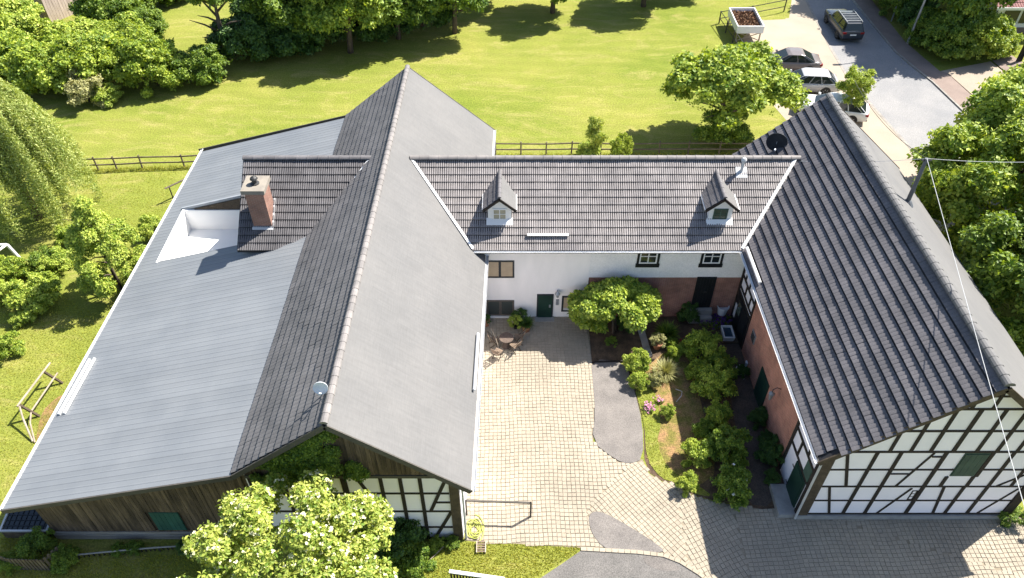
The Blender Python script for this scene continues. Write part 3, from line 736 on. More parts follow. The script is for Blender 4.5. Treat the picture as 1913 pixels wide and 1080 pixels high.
lay_tiles(hroof, Vector((-6.0, EY-0.05, EZ2-0.03))+nS*0.02, (1, 0, 0), (0, RY-EY, RZ2-EZ2), 100, 12, TMm, mtw, mth, lambda c: vl(c.y)-0.2 < c.x < vr(c.y)+0.2, M['tile_light'], order=lambda c: c.y+abs(c.x-4)*0.02)
ridge_tiles(house, (-5.3, RY, RZ2+0.03), (15.0, RY, RZ2+0.03), 0.5, 0.17, M['ridge'])
def flash(parent, a, b, n, w=0.15):
    MB().bar(Vector(a)+Vector(n)*0.06, Vector(b)+Vector(n)*0.06, w, 0.06, n).build('valley_flashing', M['white'], parent)
flash(house, (vl(RY)-.05, RY, RZ2+.03), (vl(EY)-.02, EY, EZ2+.02), (nS+nE).normalized(), 0.13)
gutter(house, (-2.0, EY-0.12, EZ2-0.06), (11.9, EY-0.12, EZ2-0.06), 0.07, M['white'])
MB().box(-2.0, 11.9, EY-0.03, EY+0.05, EZ2-0.26, EZ2-0.11).build('fascia_board', M['black'], house)
HX = 4.08
MB().box(-2.6, HX, 29.85, 33.5, 0, 5.15).build('wall', M['plaster'], house)
MB().box(HX+0.002, 12.6, 29.88, 33.5, 3.0, 5.15).build('wall', M['whitewall'], house)
MB().box(HX+0.002, 12.6, 29.885, 33.5, 0, 2.998).build('brick_wall', M['brick_s'], house)
MB().box(-2.6, 14.5, 33.5, NY-.3, 0, 5.15).build('wall', M['plaster'], house)
HS = Wall((0, 29.85, 0), (1, 0, 0), (0, -1, 0)); HS2 = Wall((0, 29.88, 0), (1, 0, 0), (0, -1, 0))
w1 = window(HS, house, -1.40, 0.12, 3.02, 4.24, M['anthracite'], M['blind'], 2, 1, 0.09, 0.13, label='upper window with beige blinds')
w2 = window(HS, house, -1.40, 0.12, 0.14, 1.34, M['brownframe'], M['glass_reflect_tone'], 2, 1, 0.10, 0.13, sill=M['white'])
w3 = window(HS, house, 2.72, 3.50, 0.46, 1.66, M['anthracite'], M['blind'], 1, 1, 0.10, label='small window with beige blind beside the door')
q = MB(); HS.box(q, 2.83, 3.39, 0.57, 0.75, 0.013, 0.025); q.build('lower_pane', M['zinc'], w3)
d = MB(); HS.box(d, 1.36, 2.26, 0.02, 1.80, 0, 0.05); d = d.build('door_frame', M['anthracite'], house)
q = MB(); HS.box(q, 1.44, 2.18, 0.05, 1.73, 0.051, 0.075); q.build('door', M['green'], d)
q = MB(); HS.box(q, 2.03, 2.12, 0.85, 1.05, 0.076, 0.10); q.build('door_handle', M['steel'], d)
MB().box(1.28, 2.34, 29.45, 29.85, 0.0, 0.06).build('doorstep', M['concrete'], house)
lm = MB().lathe((2.46, 29.66, 1.92), [(0.02, 0.26), (0.14, 0.10), (0.15, 0.06), (0.09, 0.05), (0.075, -0.16), (0.03, -0.2)], 10); lm.bar((2.46, 29.85, 2.1), (2.46, 29.66, 2.1), 0.04, 0.04)
lm.build('wall_lamp', M['steel'], house)
for z in (1.32, 1.08):
    q = MB(); HS.box(q, 2.40, 2.56, z-0.09, z+0.09, 0, 0.05); q.build('door_bell' if z > 1.2 else 'letter_box', M['steel'], house)
for x in (6.62, 9.92):
    window(HS2, house, x, x+0.92, 4.02, 5.0, M['white'], M['glass'], 2, 2, 0.07, 0.05, outer=M['black'])
d = MB(); HS2.box(d, 9.85, 10.88, 0.80, 3.05, 0, 0.07); d = d.build('cellar_door', M['black'], house)
for i in range(6):
    q = MB(); HS2.box(q, 9.90+i*0.156, 9.90+i*0.156+0.148, 0.84, 3.0, 0.071, 0.085); q.build('door_board', M['black'], d)
q = MB(); HS2.box(q, 10.3, 10.5, 2.0, 2.05, 0.086, 0.12); q.build('door_handle', M['darksteel'], d)
q = MB(); q.box(9.75, 11.0, 29.35, 29.86, 0, 0.40); q.box(9.75, 11.0, 29.60, 29.86, 0.40, 0.78); q.build('door_steps', M['concrete'], house)
guard(house, (0.78, 30.22, sz(30.22)), (2.89, 30.22, sz(30.22)), nS, 0.14, 0.12)
MB().tube([(-1.62, 29.72, 5.0), (-1.62, 29.75, 0.05)], 0.05, 8).build('downspout', M['anthracite'], house)
# dormers
def dormer(cx, label):
    d = MB()
    vs = [(cx-.6, 30.9, 5.95), (cx+.6, 30.9, 5.95), (cx+.6, 30.9, 6.95), (cx, 30.9, 7.50), (cx-.6, 30.9, 6.95), (cx-.6, 33, 5.95), (cx+.6, 33, 5.95), (cx+.6, 33, 6.95), (cx, 33, 7.5), (cx-.6, 33, 6.95)]
    d.add(vs, [(0, 1, 2, 3, 4), (0, 4, 9, 5), (1, 6, 7, 2), (5, 9, 8, 7, 6)])
    d = d.build('dormer', M['white'], house); d['label'] = label
    za, ze = 7.62, 6.90; nl = Vector((-(za-ze), 0, 0.82)).normalized(); nr = Vector(((za-ze), 0, 0.82)).normalized()
    r = MB(); r.slab([(cx-.82, 30.72, ze), (cx, 30.72, za), (cx, 33.3, za), (cx-.82, 32.4, ze)], nl, 0.07)
    r.build('dormer_roof', M['underlay'], d)
    r = MB(); r.slab([(cx, 30.72, za), (cx+.82, 30.72, ze), (cx+.82, 32.4, ze), (cx, 33.3, za)], nr, 0.07)
    r.build('dormer_roof', M['slate'], d)
    tm = tile_mesh('dormer_tile', 0.2, 0.365, 0.045, 2, groove=0.014, gfrac=0.12)
    lay_tiles(d, Vector((cx-.82, 33.32, ze))+nl*0.008, (0, -1, 0), (0.82, 0, za-ze), 13, 3, tm, 0.2, 0.365, lambda c: c.y > 30.7 and c.y < 32.45+(c.x-cx+.82)*1.05, M['tile'], 60)
    ridge_tiles(d, (cx, 30.70, za+.01), (cx, 33.1, za+.01), 0.42, 0.10, M['tile'])
    for s in (-1, 1):
        MB().bar((cx, 30.70, za-.10), (cx+s*.84, 30.70, ze-.10), 0.05, 0.13).build('dormer_verge', M['beam'], d)
        MB().bar((cx+s*.86, 30.75, ze-.05), (cx+s*.86, 32.3, ze-.02), 0.05, 0.08).build('dormer_trim', M['white'], d)
        MB().bar((cx+s*.86, 32.35, ze+.07), (cx+s*.02, 33.22, za+.07), 0.07, 0.06).build('dormer_flashing', M['white'], d)
    W_ = Wall((cx, 30.9, 0), (1, 0, 0), (0, -1, 0))
    f = MB(); W_.box(f, -.36, -.30, 6.12, 6.82, 0, .04); W_.box(f, .30, .36, 6.12, 6.82, 0, .04); W_.box(f, -.30, .30, 6.12, 6.18, 0, .04); W_.box(f, -.30, .30, 6.76, 6.82, 0, .04)
    W_.box(f, -.02, .02, 6.18, 6.76, 0.002, .03); W_.box(f, -.30, -.021, 6.46, 6.49, 0.002, .03); W_.box(f, .021, .30, 6.46, 6.49, 0.002, .03)
    f.build('window_frame', M['white'] if cx < 5 else M['shutter'], d)
    for a in (-.30, .022):
        for b in (6.18, 6.492):
            g = MB(); W_.box(g, a, a+.278, b, b+.268, 0.001, .012); g.build('pane', M['curtain'] if cx < 5 else M['glass_green'], d)
    s = MB(); W_.box(s, -.42, .42, 6.03, 6.118, 0, .09); s.build('dormer_sill', M['anthracite'], d)
    s = MB(); s.slab([(cx-.68, 30.62, sz(30.62)+.07), (cx+.68, 30.62, sz(30.62)+.07), (cx+.68, 30.92, sz(30.92)+.09), (cx-.68, 30.92, sz(30.92)+.09)], nS, 0.04); s.build('dormer_apron', M['white'], d)
dormer(-0.63, 'dormer with net curtain near the barn'); dormer(10.62, 'dormer with greenish panes near the timbered barn')
vp = MB(); vp.slab([(11.6, 32.7, sz(32.7)+.07), (12.2, 32.7, sz(32.7)+.07), (12.2, 33.2, sz(33.2)+.07), (11.6, 33.2, sz(33.2)+.07)], nS, 0.03)
vp.tube([(11.9, 33.0, 7.6), (11.9, 33.0, 8.22)], 0.075, 10); vp.lathe((11.9, 33.0, 8.2), [(0.075, 0), (0.14, 0.05), (0.15, 0.14), (0.10, 0.24), (0.05, 0.27)], 10)
vp.build('vent_pipe', M['zinc'], house)

wing = thing('house_wing', 'short tiled wing with brick chimney behind the barn ridge', 'house wing', (-11, 30.5, 0))
wm = MB().slab([(-13.98, EY, EZ2), (-9.5, EY, EZ2), (-6.9, RY, RZ2), (-13.98, RY, RZ2)], nS, 0.16)
wm.slab([(-13.98, RY, RZ2), (-6.9, RY, RZ2), (-9.5, NY, EZ2), (-13.98, NY, EZ2)], nN, 0.16)
wroof = wm.build('roof', M['underlay'], wing)
TW = tile_mesh('wing_tile', mtw, mth, 0.05, 2, groove=0.045, gfrac=0.26, lap=-0.03)
lay_tiles(wroof, Vector((-14.0, EY-0.05, EZ2-0.03))+nS*0.02, (1, 0, 0), (0, RY-EY, RZ2-EZ2), 34, 12, TW, mtw, mth, lambda c: c.x < vw(c.y)+0.2, M['tile'], order=lambda c: c.y)
ridge_tiles(wing, (-14.0, RY, RZ2+0.03), (-7.3, RY, RZ2+0.03), 0.55, 0.17, M['tile'])
flash(wing, (vw(RY)+.02, RY, RZ2+.03), (vw(EY)+.02, EY, EZ2+.03), (nS+nW).normalized(), 0.13)
wallv = [(EY+.35, 2.0), (NY-.35, 2.0), (NY-.35, 5.2), (RY, 7.75), (EY+.35, 5.2)]
wv = MB(); wv.add([(-13.75, y, z) for y, z in wallv]+[(-9.0, y, z) for y, z in wallv], [(4, 3, 2, 1, 0), (5, 6, 7, 8, 9)]+[(i, 5+i, 5+(i+1) % 5, (i+1) % 5) for i in range(5)])
wv.build('wall', M['render'], wing)
MB().bar((-13.99, EY-.03, EZ2-.08), (-9.9, EY-.03, EZ2-.08), 0.05, 0.14).build('fascia_board', M['black'], wing)
MB().bar((-13.99, EY, EZ2-.10), (-13.99, RY, RZ2-.10), 0.04, 0.16).build('verge_board', M['black'], wing)
ch = MB(); ch.box(-13.2, -12.28, 30.58, 31.65, 5.5, 8.02); ch = ch.build('chimney', M['brick_c'], wing)
MB().box(-13.32, -12.16, 30.46, 31.77, 8.02, 8.24).build('chimney_cap', M['capstone'], ch)
MB().lathe((-12.74, 31.1, 8.24), [(0.22, 0), (0.22, 0.04), (0.12, 0.06), (0.11, 0.24), (0.2, 0.28), (0.16, 0.36), (0.04, 0.44)], 12).build('chimney_cowl', M['darksteel'], ch)
fm = MB(); fm.slab([(-13.28, 30.42, sz(30.42)+.07), (-12.2, 30.42, sz(30.42)+.07), (-12.2, 30.6, sz(30.6)+.07), (-13.28, 30.6, sz(30.6)+.07)], nS, .04); fm.slab([(-12.28, 30.6, sz(30.6)+.07), (-12.18, 30.6, sz(30.6)+.07), (-12.18, 31.8, sz(31.8)+.07), (-12.28, 31.8, sz(31.8)+.07)], nS, .04)
fm.build('chimney_flashing', M['zinc'], ch)

# ================================================================ RIGHT HALF-TIMBERED BARN
KB = -0.0243; BY0, BY1 = 17.05, 36.85
def bp(x, y, z): return Vector((x+KB*(y-17.55), y, z))
tb = thing('timbered_barn', 'half-timbered barn with dark tiled roof and red brick side', 'barn', (17.2, 17.5, 0))
bR, bRZ, bE, bEZ = 17.42, 9.79, 12.05, 5.13; bE2 = 2*bR-bE
nbW = Vector((-(bRZ-bEZ), 0, bR-bE)).normalized(); nbE = Vector(((bRZ-bEZ), 0, bR-bE)).normalized()
br = MB().slab([bp(bE, BY0, bEZ), bp(bR, BY0, bRZ), bp(bR, BY1, bRZ), bp(bE, BY1, bEZ)], nbW, 0.18).build('tiled_roof', M['underlay'], tb)
be = MB().slab([bp(bR, BY0, bRZ), bp(bE2, BY0, bEZ), bp(bE2, BY1, bEZ), bp(bR, BY1, bRZ)], nbE, 0.18).build('slate_roof', M['slate'], tb)
sl = math.hypot(bR-bE, bRZ-bEZ); btw, bth = 0.40, sl/16
TB = tile_mesh('timbered_barn_tile', btw, bth, 0.07, 2, groove=0.008, gfrac=0.09, lap=-0.07)
lay_tiles(br, bp(bE, BY1, bEZ)+nbW*0.012, bp(0, BY0, 0)-bp(0, BY1, 0), Vector((bR-bE, 0, bRZ-bEZ)), int((BY1-BY0)/btw)+1, 16, TB, btw, bth,
          lambda c: c.y > BY0+0.02, M['tile_dark'], order=lambda c: (c-Vector((0, 0, H))).length)
ridge_tiles(tb, bp(bR, BY0-.02, bRZ+.03), bp(bR, BY1, bRZ+.03), 0.42, 0.19, M['slate'])
for y, dy in ((BY0, -1), (BY1, 1)):
    for xe in (bE, bE2):
        dd = Vector((0, dy*0.03, -0.13)); MB().bar(bp(bR, y, bRZ)+dd, bp(xe, y, bEZ)+dd, 0.06, 0.26).build('verge_board', M['post'], tb)
gutter(tb, bp(bE-.10, BY0-.05, bEZ-.02), bp(bE-.10, 29.9, bEZ-.02), 0.085, M['white'])
MB().bar(bp(bE-.02, BY0, bEZ-.09), bp(bE-.02, BY1, bEZ-.09), 0.04, 0.16).build('fascia_board', M['black'], tb)
MB().tube([bp(bE-.10, 17.2, 5.02), bp(bE+.1, 17.3, 4.8), bp(12.48, 17.45, 4.6), bp(12.48, 17.42, 0.1)], 0.05, 8).build('downspout', M['zinc'], tb)
guard(tb, bp(12.28, 26.9, 5.33), bp(12.28, 29.5, 5.33), nbW, 0.16, 0.12)
bv = (vr(RY)+.02, RY, RZ2+.03), (vr(EY)+.0, EY, EZ2+.03)
flash(tb, bv[0], bv[1], (nS+nbW).normalized(), 0.15)
# walls
gp = [(12.55, 0), (21.9, 0), (21.9, 5.0), (17.42, 9.45), (12.55, 5.35)]
a = [bp(x, 17.55, z) for x, z in gp]; b = [bp(x, 36.4, z) for x, z in gp]
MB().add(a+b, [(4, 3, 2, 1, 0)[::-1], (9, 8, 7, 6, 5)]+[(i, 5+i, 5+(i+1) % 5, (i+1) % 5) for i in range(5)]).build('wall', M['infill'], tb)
BS = Wall((0, 17.55, 0), (1, 0, 0), (0, -1, 0))
def rake(z):
    l = 12.55 if z < 5.0 else bE+(z-bEZ)*(bR-bE)/(bRZ-bEZ)+0.30
    r = 21.9 if z < 5.0 else 2*bR-l
    return l, r
def bbeam(a, b, w, m='beam', d=0.05):
    q = MB(); BS.beam(q, a, b, w, 0, d); return q.build('beam', M[m], tb)
for z, w in ((0.34, .10), (1.43, .085), (2.54, .095), (3.81, .095), (5.08, .12), (6.48, .12), (7.86, .12), (8.62, .09)):
    l, r = rake(z); bbeam((l+0.05, z), (r-0.05, z), w, d=0.045)
up = lambda x: min(9.4, bRZ-abs(x-bR)*(bRZ-bEZ)/(bR-bE)-0.32)
for x, z0, z1, w in ((14.55, .34, 5.08, .15), (15.5, .34, 5.08, .15), (17.3, .34, 5.08, .17), (19.02, .34, 2.54, .14), (19.17, 3.3, 5.08, .17), (19.08, 2.54, 3.3, .15), (20.0, .34, 5.08, .15), (20.95, 2.54, 6.2, .13), (17.98, 2.54, 3.3, .15),
                     (15.0, 5.08, None, .14), (15.83, 5.08, None, .14), (16.62, 5.08, 7.86, .15), (17.52, 5.08, 7.86, .17), (18.45, 5.08, 7.86, .15), (19.25, 5.08, None, .15), (20.05, 5.08, None, .14), (17.1, 7.86, None, .13), (17.9, 7.86, None, .13)):
    z1 = up(x) if z1 is None else z1
    bbeam((x, z0), (x, z1), w, d=0.055)
for a, b, w in (((13.36, 5.03), (14.02, 2.6), .13), ((13.36, 2.5), (13.94, .38), .11), ((16.82, 5.0), (16.12, 2.58), .09), ((16.86, 2.4), (16.04, .38), .09), ((16.83, 4.74), (17.3, 4.74), .09), ((15.6, 3.5), (16.32, 3.5), .08),
                ((18.18, 2.5), (18.5, .38), .12), ((21.4, 3.7), (20.35, 2.58), .09), ((21.4, 2.45), (20.45, .38), .08)):
    bbeam(a, b, w, d=0.048)
def infill(wall, parent, zs, studs, lims, clip=None):
    for z0, z1 in zip(zs, zs[1:]):
        zm = (z0+z1)/2; l, r = lims(z0); xs = sorted([x for x, a, b in studs if a <= zm <= b and l < x < r])
        xs = [l]+xs+[r]
        for xa, xb in zip(xs, xs[1:]):
            poly = [(xa+.02, z0+.015), (xb-.02, z0+.015), (xb-.02, z1-.015), (xa+.02, z1-.015)]
            if xb-xa < .15: continue
            for f in (clip or []):
                out = []
                for k in range(len(poly)):
                    p, q = poly[k], poly[(k+1) % len(poly)]; fp, fq = f(p), f(q)
                    if fp >= 0: out.append(p)
                    if (fp >= 0) != (fq >= 0):
                        t_ = fp/(fp-fq); out.append((p[0]+(q[0]-p[0])*t_, p[1]+(q[1]-p[1])*t_))
                poly = out
                if len(poly) < 3: break
            if len(poly) < 3: continue
            d = .012+rnd.uniform(0, .006); n = len(poly)
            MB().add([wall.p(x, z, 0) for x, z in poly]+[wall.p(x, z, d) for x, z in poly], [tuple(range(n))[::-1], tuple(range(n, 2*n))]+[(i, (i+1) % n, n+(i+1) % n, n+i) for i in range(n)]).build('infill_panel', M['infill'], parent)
gst = [(14.55, .34, 5.08), (15.5, .34, 5.08), (17.3, .34, 5.08), (19.02, .34, 2.54), (18.0, 2.54, 5.08), (19.17, 2.54, 5.08), (20.0, .34, 5.08), (15.0, 5.08, 6.4), (15.83, 5.08, 7.2), (16.62, 5.08, 7.86), (17.52, 5.08, 7.86), (18.45, 5.08, 7.86), (19.25, 5.08, 7.5), (20.05, 5.08, 6.8), (20.95, 2.54, 6.2), (17.1, 7.86, 9.2), (17.9, 7.86, 9.2)]
sl_ = (bRZ-bEZ)/(bR-bE)
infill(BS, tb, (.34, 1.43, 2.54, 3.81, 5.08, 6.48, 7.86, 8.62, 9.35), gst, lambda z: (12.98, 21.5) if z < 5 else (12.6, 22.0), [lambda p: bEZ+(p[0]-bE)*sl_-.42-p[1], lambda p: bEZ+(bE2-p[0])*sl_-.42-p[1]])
q = MB(); BS.box(q, 12.55, 12.98, .3, 5.05, 0, .09); q.build('corner_post', M['post'], tb)
q = MB(); BS.box(q, 21.5, 21.9, .3, 5.0, 0, .09); q.build('corner_post', M['beam'], tb)
q = MB(); BS.box(q, 12.5, 21.92, 0.0, 0.285, 0, .13); q.build('plinth', M['concrete'], tb)
sh = MB(); BS.box(sh, 18.06, 19.06, 3.36, 5.02, 0, .05); sh = sh.build('window_shutter', M['shutter'], tb); sh['label'] = 'grey green boarded shutter'
for i in range(4):
    q = MB(); BS.box(q, 18.1+i*.235, 18.1+i*.235+.225, 3.44, 4.94, .051, .075); q.build('shutter_board', M['shutter'], sh)
window(BS, tb, 16.96, 17.20, 1.48, 2.22, M['beam'], M['glass'], 1, 3, .05, .03)
# west side
BWn = Wall(bp(12.55, 36.0, 0), (0.0243, -1, 0), (-1, -0.0243, 0))
wa = lambda y: 36.0-y
def wbox(name, y0, y1, z0, z1, m, d0=0.0, d1=0.03, parent=None, label=None):
    q = MB(); BWn.box(q, wa(y1), wa(y0), z0, z1, d0, d1); o = q.build(name, M[m], parent or tb)
    if label: o['label'] = label
    return o
wbox('brick_wall', 20.1, 27.35, 0, 3.75, 'brick_w', 0, .04)
wbox('wall_plate', 20.1, 27.35, 3.76, 4.6, 'palewood', 0, .06)
for y in (17.64, 20.02, 27.45, 29.8): wbox('beam', y-.08, y+.08, 0.1, 4.9, 'beam', 0, .07)
for y0, y1, z in ((17.73, 19.93, 2.35), (17.73, 19.93, 3.35), (27.54, 29.7, 2.55), (27.54, 29.7, 3.3), (27.54, 29.7, 2.25)): wbox('beam', y0, y1, z-.06, z+.06, 'beam', 0, .055)
for y, z0, z1 in ((19.2, 2.41, 3.29), (18.5, 3.41, 4.5), (28.1, 2.61, 3.24), (28.6, 3.36, 4.3), (28.9, 2.61, 3.24), (29.3, 3.36, 4.3)): wbox('beam', y-.06, y+.06, z0, z1, 'beam', 0, .05)
gd = wbox('side_door', 17.85, 19.0, 0.12, 2.22, 'green', 0, .07, label='dark green door by the corner post')
wbox('door_panel', 17.95, 18.9, 0.22, 2.12, 'green', .071, .09, gd)
wbox('door_hinge', 18.86, 19.12, 1.75, 1.82, 'darksteel', .091, .11, gd); wbox('door_hinge', 18.86, 19.12, 0.5, 0.57, 'darksteel', .091, .11, gd)
wbox('hatch', 17.8, 18.35, 2.42, 3.28, 'shutter', 0, .05, label='grey green hatch above the corner door')
gs = wbox('side_shutter', 23.35, 24.6, 0.02, 1.95, 'green', .041, .09, label='dark green door in the brick wall')
for i in range(5): wbox('door_board', 23.38+i*.24, 23.38+i*.24+.23, 0.05, 1.92, 'green', .091, .105, gs)
bd = wbox('stable_door', 27.6, 29.68, 0.0, 2.18, 'black', 0, .08, label='black double door with small panes')
for a_, b_ in ((27.66, 28.6), (28.64, 29.6)):
    wbox('door_leaf', a_, b_, 0.05, 2.12, 'black', .081, .10, bd)
for k in range(2):
    for j in range(3): wbox('pane', 28.72+k*.24, 28.72+k*.24+.22, 1.15+j*.28, 1.15+j*.28+.26, 'glass_green', .101, .112, bd)
for k in range(2): wbox('pane', 29.28, 29.54, .55+k*.5, .55+k*.5+.45, 'plasticwhite', .101, .112, bd)
lv = wbox('wall_vent', 26.2, 26.75, 1.75, 2.35, 'steel', .041, .09)
for k in range(4): wbox('vent_slat', 26.24, 26.71, 1.80+k*.13, 1.80+k*.13+.08, 'darksteel', .091, .11, lv)
p = BWn.p(wa(22.3), 2.3, .04)
ll = MB().tube([p+Vector((0, 0, .75)), p+Vector((-.2, 0, .85)), p+Vector((-.36, 0, .72)), p+Vector((-.36, 0, .5))], .02, 6)
ll = ll.build('wall_lantern', M['darksteel'], tb)
lq = MB().lathe(p+Vector((-.36, 0, .0)), [(.06, 0), (.13, .42), (.15, .44), (.03, .54)], 6); lq.build('lantern_body', M['steel'], ll)
slab = MB().box(11.75, 12.56, 17.5, 19.05, 0, .28).build('stone_step', M['concrete']); tag(slab, 'large grey stone step at the green corner door', 'step')
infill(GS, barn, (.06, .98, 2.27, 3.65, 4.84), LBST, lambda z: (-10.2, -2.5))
# roof mast and wires
mast = thing('cable_mast', 'grey steel mast rising from the roof slope with wires attached', 'mast', (19.42, 30.18, 7.7))
top = Vector((19.42, 30.18, 10.35))
MB().tube([(19.42, 30.18, 7.6), top], [.11, .085], 10).build('pole', M['mast'], mast)
MB().tube([top+Vector((-.2, 0, -.1)), top+Vector((.25, 0, -.1))], .05, 6).build('crossbar', M['darksteel'], mast)
MB().lathe((19.42, 30.18, 7.62), [(.34, 0), (.2, .22), (.13, .3)], 10).build('mast_collar', M['mast'], mast)
def wire(a, b, sag, label, r=.016, n=14, m='zinc'):
    a, b = Vector(a), Vector(b); pts = []
    for i in range(n+1):
        t = i/n; p = a.lerp(b, t); p.z -= sag*4*t*(1-t); pts.append(p)
    o = MB().tube(pts, r, 5).build('overhead_wire', M[m]); tag(o, label, 'wire'); return o
wire(top, (14.9, 33.2, 8.12), 0.12, 'thin wire from the mast to the farmhouse ridge', .011)
wire(top, G(1596, 150, 8.0), 0.5, 'dark wire from the mast up along the road edge', .014, m='darksteel')
wire(top, (10.8, -7.4, 10.8), 0.15, 'long pale cable from the mast over the timbered gable', .013)
wire(top, (26, 31, 9.6), 0.1, 'short wire from the mast into the big tree', .011)
# satellite dishes
def dish(name, label, base, aim, r, m, arm=True):
    base = Vector(base); aim = Vector(aim).normalized()
    t = thing(name, label, 'satellite dish', base)
    c = base+Vector((0, 0, .55))+aim*.12
    x = aim.orthogonal().normalized(); y_ = aim.cross(x); vs = [c-aim*(.18*r)]; fs = []; n = 20; rings = 4
    for k in range(1, rings+1):
        f = k/rings
        for j in range(n):
            an = 2*math.pi*j/n; vs.append(c+(x*math.cos(an)+y_*math.sin(an))*r*f-aim*(.18*r*(1-f*f)))
    for j in range(n): fs.append((0, 1+j, 1+(j+1) % n))
    for k in range(rings-1):
        for j in range(n): fs.append((1+k*n+j, 1+(k+1)*n+j, 1+(k+1)*n+(j+1) % n, 1+k*n+(j+1) % n))
    mb = MB().add(vs, fs); nv = len(vs); back = [Vector(q)-aim*.03 for q in vs]
    mb.add(back, [f[::-1] for f in fs]); o = nv
    for j in range(n):
        a_, b_ = 1+(rings-1)*n+j, 1+(rings-1)*n+(j+1) % n; mb.f.append((a_, o+a_, o+b_, b_))
    mb.build('reflector', M[m], t, smooth=False)
    MB().tube([base, base+Vector((0, 0, .55)), c-aim*(.2*r)], .035, 8).build('mount', M['steel'], t)
    low = c-Vector((0, 0, 1))*r*.9
    a_ = MB().tube([low, c+aim*r*1.1-Vector((0, 0, .25*r))], .02, 6).build('feed_arm', M['zinc'], t)
    MB().tube([c+aim*r*1.12-Vector((0, 0, .25*r)), c+aim*r*.9-Vector((0, 0, .22*r))], .05, 8).build('receiver', M['plasticwhite'], t)
dish('satellite_dish', 'white satellite dish near the front end of the barn ridge', (-6.92, 17.6, 8.55), (0.1, -0.85, 0.25), 0.27, 'plasticwhite')
dish('satellite_dish', 'large dark grey satellite dish on the timbered barn roof', (14.25, 35.3, 7.4), (-0.35, -0.9, 0.02), 0.56, 'anthracite')
# ================================================================ FOLIAGE
nr = np.random.default_rng(11)
def sprigs(P, A, leaf, k=5, wid=0.62, droop=0.25, jit=0.35, spread=1.0):
    """rosettes of k folded leaves at points P with axes A -> verts, loops (quads)"""
    n = len(P)
    A = A/np.linalg.norm(A, axis=1, keepdims=True)
    ref = np.where(np.abs(A[:, 2:3]) < 0.9, np.array([[0, 0, 1.0]]), np.array([[1.0, 0, 0]]))
    X = np.cross(A, ref); X /= np.linalg.norm(X, axis=1, keepdims=True); Y = np.cross(A, X)
    ph = nr.uniform(0, 2*np.pi, n)
    V = np.empty((n, k, 4, 3))
    for i in range(k):
        an = ph+2*np.pi*i/k+nr.normal(0, jit, n)
        T = X*np.cos(an)[:, None]+Y*np.sin(an)[:, None]
        L = leaf*nr.uniform(0.65, 1.25, n)[:, None]
        el = (nr.normal(0.15, 0.35, n)*spread)[:, None]
        D = T*np.cos(el)+A*np.sin(el)
        S = np.cross(A, T); tilt = nr.normal(0, 0.45, n)[:, None]
        Sv = S*np.cos(tilt)+A*np.sin(tilt)
        b = P+D*L*0.08
        V[:, i, 0] = b
        V[:, i, 1] = b+D*L*0.55+Sv*L*wid*0.5-A*L*0.03
        V[:, i, 2] = b+D*L-A*L*droop*nr.uniform(0.3, 1.5, n)[:, None]
        V[:, i, 3] = b+D*L*0.55-Sv*L*wid*0.5-A*L*0.03
    V = V.reshape(-1, 3)
    return V, np.arange(len(V), dtype=np.int32)
def clumps_points(C, Rr, n, up=0.35, shell=0.35, low=-0.55):
    """n points spread over clumps; returns points and outward axes"""
    w = Rr**2; idx = nr.choice(len(C), n, p=w/w.sum())
    d = nr.normal(0, 1, (n, 3)); d /= np.linalg.norm(d, axis=1, keepdims=True)
    bad = d[:, 2] < low; d[bad, 2] *= -1
    r = Rr[idx]*(1-shell*nr.random(n)**1.5)
    P = C[idx]+d*r[:, None]*np.array([1, 1, 0.85])
    A = d+np.array([0, 0, up])+nr.normal(0, 0.3, (n, 3))
    return P, A
def crown_clumps(rx, ry, rz, cz, n, cr, zmin=-0.6, inner=0.35, seed_jit=0.12):
    """clump centres over an ellipsoid"""
    C = []; 
    i = 0
    while len(C) < n:
        d = nr.normal(0, 1, 3); d /= np.linalg.norm(d)
        if d[2] < zmin: continue
        f = 1-inner*nr.random()**2
        C.append((d[0]*rx*f, d[1]*ry*f, cz+d[2]*rz*f)); i += 1
    C = np.array(C); C += nr.normal(0, seed_jit, C.shape)
    R_ = cr*nr.uniform(0.65, 1.3, n)
    return C, R_
def blobs_mesh(name, specs):
    """specs: list of (V, loops)"""
    V = []; L = []; o = 0
    for v, l in specs: V.append(v); L.append(l+o); o += len(v)
    return np_mesh(name, np.concatenate(V), np.concatenate(L), 4)
def limb_mesh(h, r, crown_r, n=7, z0=0.35, multi=1, seed=1):
    q = random.Random(seed); m = MB()
    for k in range(multi):
        bx, by = (q.uniform(-.25, .25), q.uniform(-.25, .25)) if multi > 1 else (0, 0)
        tx, ty = q.uniform(-.12, .12)*h*(2.5 if multi > 1 else 1), q.uniform(-.12, .12)*h*(2.5 if multi > 1 else 1)
        rr = r if multi == 1 else r*0.55
        pts = [(bx, by, -0.1), (bx+tx*.2, by+ty*.2, h*.3), (bx+tx*.6, by+ty*.6, h*.65), (bx+tx, by+ty, h)]
        m.tube(pts, [rr*1.25, rr, rr*.75, rr*.3], 8)
        for i in range(n if multi == 1 else 3):
            an = q.uniform(0, 6.28); zz = h*(z0+(0.9-z0)*i/n); f = zz/h
            s = Vector((bx+tx*f, by+ty*f, zz)); d = Vector((math.cos(an), math.sin(an), q.uniform(.3, .9))); l = crown_r*q.uniform(.6, .95)
            m.tube([s, s+d*l*.5+Vector((0, 0, .1)), s+d*l+Vector((0, 0, -.05*l))], [rr*.5, rr*.32, rr*.1], 6)
    return m.mesh('trunk', True)
